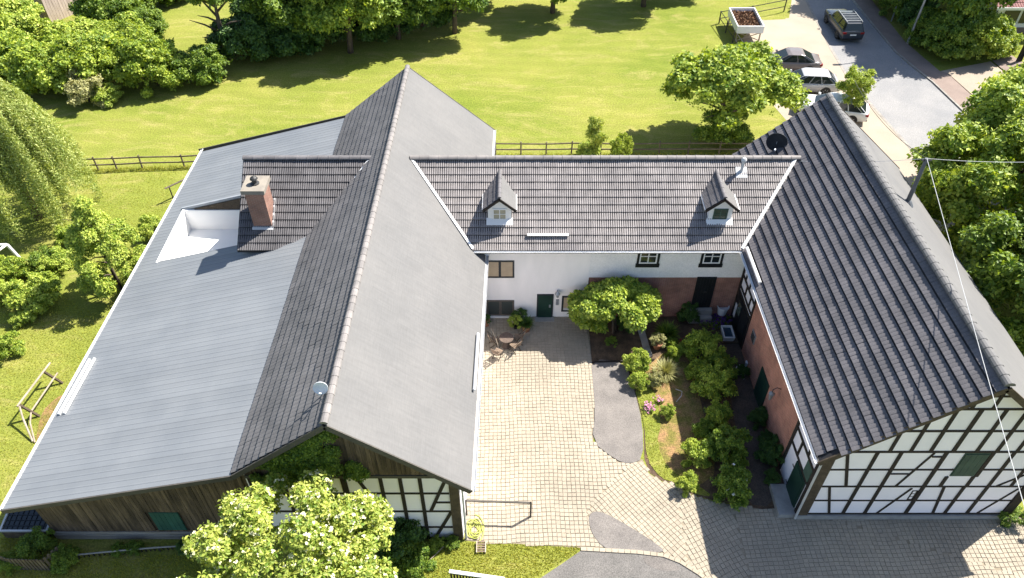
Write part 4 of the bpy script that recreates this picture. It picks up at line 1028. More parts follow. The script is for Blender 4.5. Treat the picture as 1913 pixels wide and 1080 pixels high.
def plant(kind, label, cat, p, crown_me, leafm, trunk_me=None, rz=0.0, sc=(1, 1, 1), group=None, extra=None, crown_name='crown', trunk_name='trunk'):
    p = (p[0], p[1], p[2] if len(p) > 2 else 0.0)
    t = thing(kind, label, cat, p, rz, group); t.scale = sc
    c = bpy.data.objects.new(crown_name, crown_me); COL.objects.link(c); c.parent = t
    if len(crown_me.materials) == 0: crown_me.materials.append(leafm)
    elif crown_me.materials[0] != leafm:
        c.material_slots[0].link = 'OBJECT'; c.material_slots[0].material = leafm
    if trunk_me is not None:
        if len(trunk_me.materials) == 0: trunk_me.materials.append(M['bark'])
        b = bpy.data.objects.new(trunk_name, trunk_me); COL.objects.link(b); b.parent = t
    for nm, me, mm in (extra or []):
        if len(me.materials) == 0: me.materials.append(mm)
        e = bpy.data.objects.new(nm, me); COL.objects.link(e); e.parent = t; e['kind'] = 'stuff'
    return t
def crown(name, rx, ry, rz, cz, nclump, cr, nspr, leaf, zmin=-0.6, up=0.45, inner=0.3, k=5, fill=0.16, wid=0.62, low=-0.3):
    """outer clumps with gaps between them, a sparser inner layer and single stray sprigs"""
    C, Rr = crown_clumps(rx, ry, rz, cz, nclump, cr, zmin, inner)
    f = nr.uniform(0.9, 1.12, len(C))[:, None]; C = (C-np.array([0, 0, cz]))*f+np.array([0, 0, cz])
    P, A = clumps_points(C, Rr, int(nspr*(1-fill)), up, shell=0.55, low=low)
    P = P+nr.normal(0, 0.16*cr, P.shape)
    n2 = int(nspr*fill)
    d = nr.normal(0, 1, (n2, 3)); d /= np.linalg.norm(d, axis=1, keepdims=True); d[:, 2] = np.where(d[:, 2] < zmin, -d[:, 2], d[:, 2])
    Pi = d*np.array([rx, ry, rz])*(0.35+0.62*nr.random((n2, 1)))+np.array([0, 0, cz])
    P = np.concatenate([P, Pi]); A = np.concatenate([A, d+np.array([0, 0, .4])])
    A = A+nr.normal(0, .35, A.shape)
    ok = P[:, 2] > 0.03; P = P[ok]; A = A[ok]
    h = len(P)//2
    return blobs_mesh(name, [sprigs(P[:h], A[:h], leaf, k, wid), sprigs(P[h:], A[h:], leaf*.72, k, wid)])

# ---- crown meshes shared by alike plants
ME = {}
ME['tree_a'] = crown('crown', 3.6, 3.6, 3.0, 4.6, 66, .74, 8600, 0.33)
ME['tree_b'] = crown('crown', 3.3, 3.3, 3.5, 5.0, 66, .74, 8600, 0.33)
ME['tree_c'] = crown('crown', 2.3, 2.3, 2.2, 7.2, 32, .62, 4200, 0.30)
ME['bush_a'] = crown('crown', 2.5, 2.5, 2.2, 1.6, 46, 0.60, 6200, 0.29, zmin=-0.5)
ME['bush_b'] = crown('crown', 2.6, 2.3, 2.5, 1.8, 46, 0.60, 6200, 0.29, zmin=-0.5)
ME['small_a'] = crown('crown', 0.95, 0.95, 0.85, 0.62, 34, 0.25, 2600, 0.13, zmin=-0.5)
ME['small_b'] = crown('crown', 1.0, 0.9, 0.9, 0.66, 34, 0.25, 2600, 0.13, zmin=-0.5)
ME['tiny'] = crown('crown', 0.45, 0.45, 0.42, 0.33, 18, 0.13, 1200, 0.07, zmin=-0.5)
ME['t_a'] = limb_mesh(5.6, 0.24, 3.0, seed=3); ME['t_b'] = limb_mesh(6.4, 0.24, 2.8, seed=4)
ME['t_small'] = limb_mesh(1.1, 0.05, 0.6, n=5, z0=.15, multi=4, seed=5)
ME['t_bush'] = limb_mesh(2.6, 0.14, 1.8, n=5, z0=.15, multi=4, seed=6)

# ---- north-west shrubbery
gb = 'big bushes of the shrubbery at the top left'
nw = [((30, 150), 'bush_b', 'leaf', .95, 'light green bush in the corner nearest the weeping tree'),
      ((110, 165), 'bush_a', 'leaf', 1.0, 'largest fresh green bush of the front row below the shed'),
      ((185, 160), 'bush_b', 'leaf', 1.0, 'fresh green bush in the front row behind the twiggy one'),
      ((295, 158), 'bush_b', 'leaf', .92, 'rounded fresh green bush standing apart at the right of the front row'),
      ((235, 100), 'bush_a', 'leaf', .85, 'light green bush in the second row right of the shed'),
      ((60, 110), 'bush_b', 'leaf_lime', .9, 'yellow green bush left in front of the wooden shed'),
      ((150, 105), 'bush_a', 'leaf_lime', .85, 'yellow green bush right in front of the wooden shed'),
      ((378, 150), 'bush_a', 'leaf_mid', .72, 'darker green bush right of the sunny shrubbery beside the thin stems'),
      ((280, 70), 'bush_b', 'leaf_mid', .6, 'small bush at the back near the far lawn'),
      ((215, 48), 'bush_a', 'leaf_mid', .95, 'mid green bush touching the right wall of the shed'),
      ((20, 75), 'bush_a', 'leaf_lime', .95, 'yellow green bush at the left edge behind the front row'),
      ((30, 20), 'bush_b', 'leaf', 1.0, 'bush at the far left corner behind the shed'),
      ((255, 18), 'bush_b', 'leaf_mid', .9, 'bush at the top edge right behind the shed'),
      ((330, 2), 'bush_a', 'leaf_mid', .6, 'small dark bush at the top edge of the far lawn')]
for (q, me, lm, s, lab) in nw:
    plant('bush', lab, 'bush', G(*q), ME[me], M[lm], ME['t_bush'], rnd.uniform(0, 6), (s, s, s*rnd.uniform(.85, 1.0)), gb)
plant('small_bush', 'small pale bush with bare twigs at the front foot of the shrubbery', 'bush', G(172, 188), ME['small_a'], M['leaf_olive'], ME['t_small'], 1.0, (1.6, 1.5, 1.5))
plant('small_bush', 'low pale bush hugging the lawn right of the twiggy one', 'bush', G(205, 190), ME['small_b'], M['leaf_lime'], ME['t_small'], 2.0, (1.1, 1.0, .8))
gt = 'tall trees along the far lawn edge'
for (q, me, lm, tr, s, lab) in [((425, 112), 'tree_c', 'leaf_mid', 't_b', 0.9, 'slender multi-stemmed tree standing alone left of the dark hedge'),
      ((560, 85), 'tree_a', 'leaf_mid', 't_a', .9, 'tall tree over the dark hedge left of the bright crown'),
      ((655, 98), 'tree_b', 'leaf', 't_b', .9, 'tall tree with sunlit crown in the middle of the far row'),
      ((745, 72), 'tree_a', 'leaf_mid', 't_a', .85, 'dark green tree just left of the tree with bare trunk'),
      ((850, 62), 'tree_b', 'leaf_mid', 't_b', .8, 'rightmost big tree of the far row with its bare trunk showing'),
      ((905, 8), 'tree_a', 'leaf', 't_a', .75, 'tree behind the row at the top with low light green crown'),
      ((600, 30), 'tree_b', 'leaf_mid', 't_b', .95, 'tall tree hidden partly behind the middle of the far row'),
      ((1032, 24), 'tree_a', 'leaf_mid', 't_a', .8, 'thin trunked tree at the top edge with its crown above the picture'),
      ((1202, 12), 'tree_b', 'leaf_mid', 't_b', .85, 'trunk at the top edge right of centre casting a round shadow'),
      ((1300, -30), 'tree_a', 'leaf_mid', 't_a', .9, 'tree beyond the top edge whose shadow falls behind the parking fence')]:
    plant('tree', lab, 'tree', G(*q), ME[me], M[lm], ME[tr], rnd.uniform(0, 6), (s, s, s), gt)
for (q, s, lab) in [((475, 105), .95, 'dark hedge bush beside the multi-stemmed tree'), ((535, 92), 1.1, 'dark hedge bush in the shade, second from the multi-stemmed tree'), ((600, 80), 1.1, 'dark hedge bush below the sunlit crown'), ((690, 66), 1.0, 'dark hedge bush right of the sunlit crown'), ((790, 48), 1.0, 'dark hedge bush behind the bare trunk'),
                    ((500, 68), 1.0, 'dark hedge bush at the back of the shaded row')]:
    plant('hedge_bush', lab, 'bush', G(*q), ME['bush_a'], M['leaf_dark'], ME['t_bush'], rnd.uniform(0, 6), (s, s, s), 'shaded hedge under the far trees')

# ---- weeping tree
def willow():
    pts = []; ax = []
    for bnd in range(90):
        an0 = nr.uniform(0, 2*np.pi); r0 = 1.5*math.sqrt(nr.random()); zt0 = 9.3-1.6*r0*nr.uniform(.6, 1.2)
        out0 = nr.uniform(.5, 2.6); ln0 = nr.uniform(3.2, 8.0)*(.5+.24*out0)
        for i in range(13):
            an = an0+nr.normal(0, .055); out = out0*nr.uniform(.85, 1.12); ln = min(ln0*nr.uniform(.7, 1.1), zt0-.35)
            m = max(5, int((ln+out)/0.16)); t = np.linspace(0, 1, m)
            rr = r0+out*(1-np.exp(-3.2*t)); sw = nr.normal(0, .05); zt = zt0+nr.normal(0, .12)
            z = zt+0.35*np.sin(np.pi*np.minimum(t*2.5, 1))-ln*t**1.25
            pts.append(np.stack([rr*np.cos(an+sw*t), rr*np.sin(an+sw*t), np.maximum(z, .15)], 1))
            ax.append(np.tile([[math.cos(an), math.sin(an), -0.35]], (m, 1)))
    P = np.concatenate(pts); A = np.concatenate(ax)+nr.normal(0, .4, (len(P), 3))
    P = P+nr.normal(0, .035, P.shape)
    return blobs_mesh('crown', [sprigs(P, A, 0.19, 3, 0.34, 0.6)])
plant('weeping_tree', 'weeping birch with long hanging yellow green branches at the left edge', 'tree', G(72, 408), willow(), M['leaf_willow'], limb_mesh(8.0, .24, 2.8, n=12, seed=9), 0.3, (1.06, .95, 1.06))
# ---- small tiered tree by the lean-to
def tiered():
    C = []; Rr = []
    for z, r, n in ((0.9, 1.7, 8), (1.7, 1.9, 10), (2.6, 1.75, 9), (3.4, 1.35, 7), (4.1, .9, 5), (4.8, .45, 3), (5.3, .15, 1)):
        for i in range(n):
            an = 2*math.pi*i/n+nr.uniform(-.3, .3); f = nr.uniform(.55, 1.05); C.append((r*f*math.cos(an), r*f*math.sin(an), z+nr.normal(0, .12))); Rr.append(nr.uniform(.35, .6))
    C, Rr = np.array(C), np.array(Rr); P, A = clumps_points(C, Rr*.85, 5200, .9); P = P+nr.normal(0, .06, P.shape)
    return blobs_mesh('crown', [sprigs(P, A, .16, 5, .5)])
plant('small_tree', 'light green tree in tiers growing beside the metal roof edge', 'tree', G(226, 540), tiered(), M['leaf_lime'], limb_mesh(5.0, .10, 1.5, n=9, z0=.2, seed=12), 0, (.95, .95, 1.12))
# ---- left garden bushes
gl = 'shrubs on the lawn left of the metal roof'
for (q, s, me, lm, lab) in [((22, 525), 0.98, 'small_a', 'leaf', 'bush under the white frame at the left edge'), ((75, 575), 1.22, 'small_b', 'leaf_lime', 'largest rounded shrub in the middle of the left lawn'),
      ((112, 505), 0.82, 'small_a', 'leaf_lime', 'rounded shrub just behind the largest left shrub'), ((140, 455), 0.82, 'small_b', 'leaf', 'shrub below the hanging branches beside the tiered tree'), ((90, 500), 0.80, 'small_a', 'leaf_mid', 'darker shrub in the shade of the weeping tree'),
      ((18, 660), 0.73, 'small_b', 'leaf', 'shrub at the left picture edge nearest the bare wooden frame'), ((5, 560), 0.73, 'small_a', 'leaf_lime', 'shrub cut by the left edge in front of the white frame bush'), ((40, 605), 0.46, 'small_b', 'leaf_lime', 'small tuft in front of the largest left shrub'),
      ((290, 440), 0.80, 'small_a', 'leaf_lime', 'low bush between the tiered tree and the metal roof edge'), ((90, 545), 0.73, 'small_b', 'leaf', 'shrub joined to the right side of the largest left shrub')]:
    plant('shrub', lab, 'shrub', G(*q), ME[me], M[lm], ME['t_small'], rnd.uniform(0, 6), (s, s, s), gl)
# ---- lawn tree by the parking place
C1 = crown('crown', 3.75, 3.1, 2.3, 4.2, 64, .72, 9500, 0.30, zmin=-0.35, inner=.25, fill=.08)
plant('lawn_tree', 'broad round fresh green tree on the lawn beside the parked cars', 'tree', G(1347, 258), C1, M['leaf'], limb_mesh(5.0, .2, 3.4, n=9, seed=21), 0, (1.1, 1.05, .94))
plant('shrub', 'dark lower shrub under the broad lawn tree by the fence', 'shrub', G(1345, 266), ME['small_b'], M['leaf_mid'], ME['t_small'], 0, (1.7, 1.5, 1.7))
# saplings at the fence
C2 = crown('crown', .55, .55, 1.3, 1.5, 16, .34, 1300, .16, zmin=-1)
plant('sapling', 'pale sapling with a pointed top in front of the rail fence', 'sapling', G(1108, 296), C2, M['leaf_yellow'], limb_mesh(3.0, .04, .4, n=6, seed=22), 0, (.8, .8, 1.1))
plant('shrub', 'low yellow shrub at the foot of the pointed sapling', 'shrub', G(1100, 297), ME['small_a'], M['leaf_lime'], ME['t_small'], 1, (.85, .75, .7))
plant('shrub', 'short pale shrub at the fence right of the pointed sapling', 'shrub', G(1160, 297), ME['small_b'], M['leaf_lime'], ME['t_small'], 2, (.7, .7, 1.15))
# ---- roadside trees, right
C3 = crown('crown', 1.15, 1.1, 1.9, 2.5, 34, .36, 4000, .15, zmin=-.8)
plant('roadside_tree', 'small upright tree between the parked cars and the road', 'tree', G(1580, 218), C3, M['leaf_lime'], limb_mesh(3.6, .08, 1.2, n=7, seed=23), 0, (.82, .82, .95))
gh = 'big dense trees across the road'
for (q, me, lm, tr, s, lab) in [((1775, 72), 'tree_b', 'leaf_mid', 't_b', 1.1, 'tall dense tree behind the street lamp'), ((1712, 8), 'tree_a', 'leaf_mid', 't_a', 1.1, 'tall tree at the top edge over the sidewalk'), ((1660, -30), 'tree_b', 'leaf_mid', 't_b', 1.2, 'tall tree beyond the top edge shading the road'), ((1790, 10), 'tree_b', 'leaf', 't_b', 1.0, 'tall tree behind the dense roadside trees')]:
    plant('tree', lab, 'tree', G(*q), ME[me], M[lm], ME[tr], rnd.uniform(0, 6), (s, s, s*1.15), gh)
for (q, s, lm, lab) in [((1728, 82), .62, 'leaf_mid', 'dark bush at the foot of the street lamp'), ((1765, 104), .8, 'leaf_mid', 'dark bush in the middle of the roadside hedge'), ((1815, 106), .82, 'leaf', 'sunlit bush of the hedge right of the middle'), ((1858, 104), .52, 'leaf_lime', 'bright rounded bush at the right end of the hedge by the house'), ((1676, 28), .7, 'leaf_mid', 'dark bush beside the small bent lamp'), ((1648, 2), .8, 'leaf_mid', 'dark bush by the sidewalk at the top edge'), ((1708, 55), .6, 'leaf_dark', 'dark bush behind the street lamp')]:
    plant('hedge_bush', lab, 'bush', G(*q), ME['bush_b'], M[lm], ME['t_bush'], rnd.uniform(0, 6), (s, s, s), 'hedge bushes across the road')
# ---- big trees east of the timbered barn
C4 = crown('crown', 4.6, 4.6, 4.3, 5.0, 100, .86, 16000, 0.31, zmin=-.75, inner=.25, fill=.08)
ge = 'big trees right of the timbered barn'
for (x, y, s, rz, lm, lab) in [(28.4, 35.5, 1.0, 0, 'leaf', 'big tree right of the timbered barn with sunlit top'), (26.8, 28.0, .85, 2, 'leaf_mid', 'dark tree close behind the ridge of the timbered barn'), (31.5, 28.5, 1.0, 4, 'leaf', 'big tree at the right picture edge beyond the barn'), (33.0, 41.0, .9, 1, 'leaf_lime', 'yellow green tree at the right edge near the road')]:
    plant('big_tree', lab, 'tree', (x, y), C4, M[lm], ME['t_b'], rz, (s, s, s), ge)
# ---- foreground flowering tree
def flowering():
    C, Rr = crown_clumps(3.45, 3.3, 2.8, 5.0, 92, .50, -.45, .25); C = (C-np.array([0, 0, 5.]))*nr.uniform(.92, 1.12, (len(C), 1))+np.array([0, 0, 5.])
    P, A = clumps_points(C, Rr, 9000, .6, shell=.5, low=-.25); P = P+nr.normal(0, .08, P.shape); A = A+nr.normal(0, .3, A.shape)
    d = nr.normal(0, 1, (1500, 3)); d /= np.linalg.norm(d, axis=1, keepdims=True); d[:, 2] = np.abs(d[:, 2])*.7
    P = np.concatenate([P, d*np.array([3.6, 3.1, 2.5])*.75+np.array([0, 0, 4.6])]); A = np.concatenate([A, d+np.array([0, 0, .6])])
    m1 = blobs_mesh('crown', [sprigs(P, A, .165, 5, .55)])
    Pb, Ab = clumps_points(C, Rr*1.05, 1100, .8, shell=.06, low=.1)
    m2 = blobs_mesh('blossom', [sprigs(Pb, Ab, .075, 6, .9, 0)])
    return m1, m2
f1, f2 = flowering()
plant('flowering_tree', 'large yellow green tree with cream blossoms in front of the barn gable', 'tree', (-7.6, 12.3), f1, M['leaf_yellow'], limb_mesh(6.0, .2, 2.7, n=9, seed=31), 0, (1, 1, 1), extra=[('blossom', f2, M['whiteflower'])])
for (q, s, lm, lab) in [((690, 985), 1.20, 'leaf_dark', 'dark bush at the foot of the framed gable behind the flowering tree'), ((752, 1012), 1.08, 'leaf_dark', 'dark bush right of the flowering tree'), ((620, 960), 1.28, 'leaf_dark', 'dark bush hidden behind the flowering tree by the wall'), ((470, 975), 1.12, 'leaf_dark', 'dark bush at the corner of barn and lean-to'), ((770, 1060), 0.80, 'leaf_mid', 'bush at the lawn edge right of the flowering tree')]:
    plant('shrub', lab, 'shrub', G(*q), ME['small_a'], M[lm], ME['t_small'], rnd.uniform(0, 6), (s, s, s*1.15), 'dark shrubs along the barn gable')
for (q, s, me, lm, lab) in [((75, 1028), 0.65, 'small_a', 'leaf_mid', 'round bush hanging over the slat fence at the lean-to corner'), ((128, 1050), 0.53, 'small_b', 'leaf_mid', 'bush in front of the lean-to right of the slat fence'), ((25, 1058), 0.43, 'small_a', 'leaf_mid', 'small bush at the bottom left corner'), ((225, 1030), 0.28, 'small_b', 'leaf_mid', 'low plant by the pipe rail left of the others'), ((255, 1028), 0.31, 'small_a', 'leaf_mid', 'low plant in the middle of the pipe rail'), ((350, 1025), 0.37, 'small_b', 'leaf_dark', 'low dark plant at the right end of the pipe rail'),
                          ((815, 1022), 0.34, 'small_a', 'leaf', 'low plant at the corner of the framed gable'), ((845, 1018), 0.31, 'small_b', 'leaf_mid', 'low plant under the corner post of the framed gable'), ((795, 1035), 0.28, 'small_a', 'leaf', 'pale low plant beside the leaning stick')]:
    plant('shrub', lab, 'shrub', G(*q), ME[me], M[lm], ME['t_small'], rnd.uniform(0, 6), (s, s, s))
# creeper on the gable
def creeper():
    C = []; Rr = []
    for i in range(46):
        x = nr.uniform(-9.5, -6.7); zt = roofz(x)-.45; zb = 5.3 if x > -9 else 6.1-(x+9)*.0
        z = nr.uniform(min(zb, zt-.1), zt); C.append((x, 16.38, z)); Rr.append(nr.uniform(.22, .42))
    for i in range(8): C.append((nr.uniform(-6.3, -5.7), 16.35, nr.uniform(5.0, 5.9))); Rr.append(.25)
    for i in range(14): C.append((nr.uniform(-10.0, -7.2), 16.3, nr.uniform(4.6, 5.4))); Rr.append(.25)
    C, Rr = np.array(C), np.array(Rr); P, A = clumps_points(C, Rr, 5200, .3); P[:, 1] = np.minimum(16.48, 16.38+(P[:, 1]-16.38)*.8)
    A[:, 1] -= .8
    return blobs_mesh('creeper', [sprigs(P, A, .12, 4, .6)])
cr = mesh_obj('wall_creeper', creeper(), M['leaf_mid']); tag(cr, 'green creeper climbing the dark plank gable under the ridge', 'climbing plant')

# ---- courtyard tree and garden
def umbrella_tree():
    C = []; Rr = []
    for i in range(34):
        an = nr.uniform(0, 6.28); r = math.sqrt(nr.random()); C.append((2.25*r*math.cos(an), 1.25*r*math.sin(an), 2.9-.9*r*r+nr.normal(0, .12))); Rr.append(nr.uniform(.38, .6))
    for i in range(9): C.append((nr.uniform(-2.1, -.6), nr.uniform(-.6, .4), nr.uniform(.7, 1.6))); Rr.append(nr.uniform(.35, .5))
    C, Rr = np.array(C), np.array(Rr); P, A = clumps_points(C, Rr, 6500, .8)
    return blobs_mesh('crown', [sprigs(P, A, .21, 5, .55)])
plant('courtyard_tree', 'umbrella shaped small tree in front of the white and brick wall', 'tree', (5.6, 28.75), umbrella_tree(), M['leaf'], limb_mesh(2.6, .11, 1.8, n=4, z0=.45, multi=3, seed=41), 0)
def spiky(n, L, w, name='crown', el=(0.35, 1.2)):
    V = []
    for i in range(n):
        an = nr.uniform(0, 6.28); e = nr.uniform(*el); l = L*nr.uniform(.7, 1.1)
        d = np.array([math.cos(an)*math.cos(e), math.sin(an)*math.cos(e), math.sin(e)]); s = np.array([-math.sin(an), math.cos(an), 0])*w
        b = np.array([nr.normal(0, .05), nr.normal(0, .05), 0.02]); m = b+d*l*.6; t = b+d*l-np.array([0, 0, l*.22*math.cos(e)])
        V += [b-s*.4, m-s, t, m+s]
    V = np.array(V); return np_mesh(name, V, np.arange(len(V)), 4)
ME['spiky'] = spiky(320, 1.15, .028); ME['tuft'] = spiky(420, .95, .012, el=(.5, 1.4))
gg = 'shrubs in the courtyard garden'
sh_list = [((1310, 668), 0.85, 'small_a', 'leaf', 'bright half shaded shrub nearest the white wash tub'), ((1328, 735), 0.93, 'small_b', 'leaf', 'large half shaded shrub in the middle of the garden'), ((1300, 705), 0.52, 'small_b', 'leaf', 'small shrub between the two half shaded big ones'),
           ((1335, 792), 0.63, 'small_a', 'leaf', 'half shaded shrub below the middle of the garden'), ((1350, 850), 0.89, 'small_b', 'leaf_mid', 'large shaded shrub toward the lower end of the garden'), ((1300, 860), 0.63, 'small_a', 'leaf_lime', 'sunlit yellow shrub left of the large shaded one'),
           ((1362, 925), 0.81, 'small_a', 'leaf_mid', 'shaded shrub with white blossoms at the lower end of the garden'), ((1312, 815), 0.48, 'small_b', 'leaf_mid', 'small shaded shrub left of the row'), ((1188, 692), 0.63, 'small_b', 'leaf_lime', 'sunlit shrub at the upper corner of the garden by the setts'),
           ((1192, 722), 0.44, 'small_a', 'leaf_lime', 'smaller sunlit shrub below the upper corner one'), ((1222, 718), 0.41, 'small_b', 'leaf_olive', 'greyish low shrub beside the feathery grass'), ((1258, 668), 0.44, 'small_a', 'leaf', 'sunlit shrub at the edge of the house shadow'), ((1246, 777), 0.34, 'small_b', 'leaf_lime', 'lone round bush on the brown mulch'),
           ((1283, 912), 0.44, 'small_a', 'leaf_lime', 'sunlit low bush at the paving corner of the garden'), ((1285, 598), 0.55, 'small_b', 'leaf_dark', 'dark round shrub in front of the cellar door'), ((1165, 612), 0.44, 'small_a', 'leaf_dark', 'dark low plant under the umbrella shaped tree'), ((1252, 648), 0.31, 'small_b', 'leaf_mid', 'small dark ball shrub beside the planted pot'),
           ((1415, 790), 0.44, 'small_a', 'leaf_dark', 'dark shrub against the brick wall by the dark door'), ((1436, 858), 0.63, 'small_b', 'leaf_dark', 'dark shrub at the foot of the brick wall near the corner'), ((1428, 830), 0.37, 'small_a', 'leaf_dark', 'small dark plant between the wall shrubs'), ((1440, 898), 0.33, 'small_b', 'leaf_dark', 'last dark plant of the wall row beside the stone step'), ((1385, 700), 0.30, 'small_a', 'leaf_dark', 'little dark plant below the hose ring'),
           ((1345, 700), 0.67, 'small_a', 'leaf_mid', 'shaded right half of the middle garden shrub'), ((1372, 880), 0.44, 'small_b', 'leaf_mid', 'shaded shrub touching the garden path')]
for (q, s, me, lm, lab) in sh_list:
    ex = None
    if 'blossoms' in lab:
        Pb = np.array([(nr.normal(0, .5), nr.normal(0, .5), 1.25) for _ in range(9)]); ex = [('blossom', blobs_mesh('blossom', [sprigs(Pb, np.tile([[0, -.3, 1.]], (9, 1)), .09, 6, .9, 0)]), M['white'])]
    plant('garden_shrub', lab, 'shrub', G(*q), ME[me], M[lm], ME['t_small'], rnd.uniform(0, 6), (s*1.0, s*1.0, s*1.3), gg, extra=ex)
plant('spiky_plant', 'dark green spiky plant in the shade between the stone strip and the door', 'plant', G(1245, 628), ME['spiky'], M['leaf_mid'], None, 0, (.85, .85, .85), crown_name='leaves')
plant('feather_grass', 'pale feathery ornamental grass clump in the sun', 'grass clump', G(1243, 700), ME['tuft'], M['leaf_olive'], None, 0, (1.1, 1.1, 1.0), crown_name='blades')
def flowers(kind, label, p, n, sp, m, L=.05, h=.25):
    t = thing(kind, label, 'flowers', p)
    P = np.stack([nr.normal(0, sp, n), nr.normal(0, sp, n), nr.uniform(.7, 1.1, n)*h], 1)
    me = blobs_mesh('petals', [sprigs(P, np.tile([[0, 0, 1.]], (n, 1))+nr.normal(0, .3, (n, 3)), L, 6, .8, 0)]); me.materials.append(M[m])
    o = bpy.data.objects.new('petals', me); COL.objects.link(o); o.parent = t; o['kind'] = 'stuff'
    P2 = np.stack([nr.normal(0, sp, n*2), nr.normal(0, sp, n*2), nr.uniform(.1, .9, n*2)*h], 1)
    me = blobs_mesh('leaves', [sprigs(P2, np.tile([[0, 0, 1.]], (n*2, 1))+nr.normal(0, .4, (n*2, 3)), L*1.3, 5, .5)]); me.materials.append(M['leaf_mid'])
    o = bpy.data.objects.new('leaves', me); COL.objects.link(o); o.parent = t
flowers('flower_clump', 'pink flower clump on the mulch left of the lone bush', G(1212, 764), 40, .14, 'pinkflower', .06)
flowers('flower_clump', 'small pink flower clump just behind the lone bush', G(1232, 752), 22, .10, 'pinkflower', .05)
flowers('flower_bed', 'dark purple flowers in front of the white bucket', G(1340, 598), 160, .45, 'purpleflower', .07)
flowers('flower_clump', 'red flowers beside the bright shrub in the house shadow', G(1275, 645), 40, .15, 'redflower', .06)

# ---- grass blades where the lawn is near: one object
def blades():
    V = []
    regs = [(GP((790, 1015), (880, 1012), (1085, 1022), (1075, 1035), (1000, 1080), (960, 1120), (700, 1120), (760, 1060)), 9000, .07),
            (GP((0, 1000), (100, 1030), (380, 1040), (400, 1100), (0, 1100)), 5000, .07),
            (GP((0, 480), (130, 560), (200, 600), (60, 900), (0, 960)), 6000, .07),
            (GP((330, 320), (300, 420), (180, 480), (150, 330)), 2500, .07),
            (lawnbit[0], 2500, .07),
            (GP((150, 326), (400, 316), (400, 308), (150, 317)), 1300, .16),
            (GP((926, 296), (1440, 295), (1440, 287), (926, 288)), 2200, .16)]
    for poly, n, L in regs:
        xs = [p[0] for p in poly]; ys = [p[1] for p in poly]; k = 0
        while k < n:
            x, y = nr.uniform(min(xs), max(xs)), nr.uniform(min(ys), max(ys))
            if not inside(poly, x, y): continue
            k += 1
            an = nr.uniform(0, 6.28); l = L*nr.uniform(.5, 1.3); s = np.array([math.cos(an), math.sin(an), 0])*.016; le = np.array([nr.normal(0, .5), nr.normal(0, .5), 1.0])*l
            b = np.array([x, y, 0.0])
            V += [b-s, b+s, b+le+s*.3, b+le-s*.3]
    V = np.array(V); return np_mesh('grass_blades', V, np.arange(len(V)), 4)
gbm = mesh_obj('grass_blades', blades(), M['blade']); tag(gbm, 'short grass blades of the near lawns', 'grass', kind='stuff')
# ================================================================ FENCES
def rail_fence(label, pts, posts_n, h=1.05, rails=(0.45, 0.92), name='rail_fence', m='fencewood', pr=.06, rr=.045):
    t = thing(name, label, 'fence', pts[0])
    P = []
    for a, b, n in zip(pts, pts[1:], posts_n):
        for i in range(n): P.append(a.lerp(b, i/n))
    P.append(pts[-1])
    tops = []
    for p in P:
        hh = h*rnd.uniform(.96, 1.05); l = Vector((rnd.gauss(0, .02), rnd.gauss(0, .02), hh))
        MB().tube([p-Vector((0, 0, .1)), p+l], [pr, pr*.9], 7).build('post', M[m], t); tops.append((p, l))
    for (p, l), (q, k) in zip(tops, tops[1:]):
        for z in rails:
            a, b = p+l*(z/h)+Vector((0, -.05, 0)), q+k*(z/h)+Vector((0, -.05, 0)); d = (b-a)*.01
            MB().bar(a-d, b+d, rr*1.1, rr*2, (0, 0, 1)).build('rail', M[m], t)
    return t
rail_fence('wooden rail fence left of the barn beside the weeping tree', [G(150, 319), G(219, 317), G(266, 314), G(345, 312), G(400, 309)], [2, 1, 1, 1])
rail_fence('long wooden rail fence along the far lawn behind the farmhouse', [G(926, 289), G(1067, 288), G(1285, 288), G(1400, 288), G(1440, 288)], [3, 4, 2, 1])
pf = rail_fence('dark metal rail fence at the corner of the parking bay', [G(1464, 22), G(1402, 34), G(1343, 44), G(1368, 80), G(1394, 118), G(1410, 140)], [1, 1, 2, 2, 1], 1.15, (.5, 1.1), m='darksteel', pr=.06, rr=.03)
# trough of chips on trestle legs
t = thing('wagon_box', 'white raised box full of brown wood chips on trestle legs', 'wagon box', G(1392, 70))
x0, x1, y0, y1, z0, z1 = 19.25, 21.55, 62.8, 66.5, .85, 1.5
for nm, bx in (('side_board', (x0, x0+.08, y0, y1, z0, z1)), ('side_board', (x1-.08, x1, y0, y1, z0, z1)), ('end_board', (x0+.08, x1-.08, y0, y0+.08, z0, z1)), ('end_board', (x0+.08, x1-.08, y1-.08, y1, z0, z1)), ('floor_board', (x0+.08, x1-.08, y0+.08, y1-.08, z0, z0+.06))):
    MB().box(*bx).build(nm, M['white'], t)
V = []
for i in range(1600):
    c = np.array([nr.uniform(x0+.14, x1-.14), nr.uniform(y0+.14, y1-.14), 1.12+nr.uniform(0, .16)]); d = nr.normal(0, 1, 3); d /= np.linalg.norm(d); e = np.cross(d, nr.normal(0, 1, 3)); e /= np.linalg.norm(e)
    V += [c-d*.09-e*.04, c+d*.09-e*.04, c+d*.09+e*.04, c-d*.09+e*.04]
V = np.array(V); o = mesh_obj('wood_chips', np_mesh('wood_chips', V, np.arange(len(V)), 4), M['chips'], t); o['kind'] = 'stuff'
MB().box(x0+.08, x1-.08, y0+.08, y1-.08, z0+.06, 1.12).build('chip_bed', M['chips'], t)
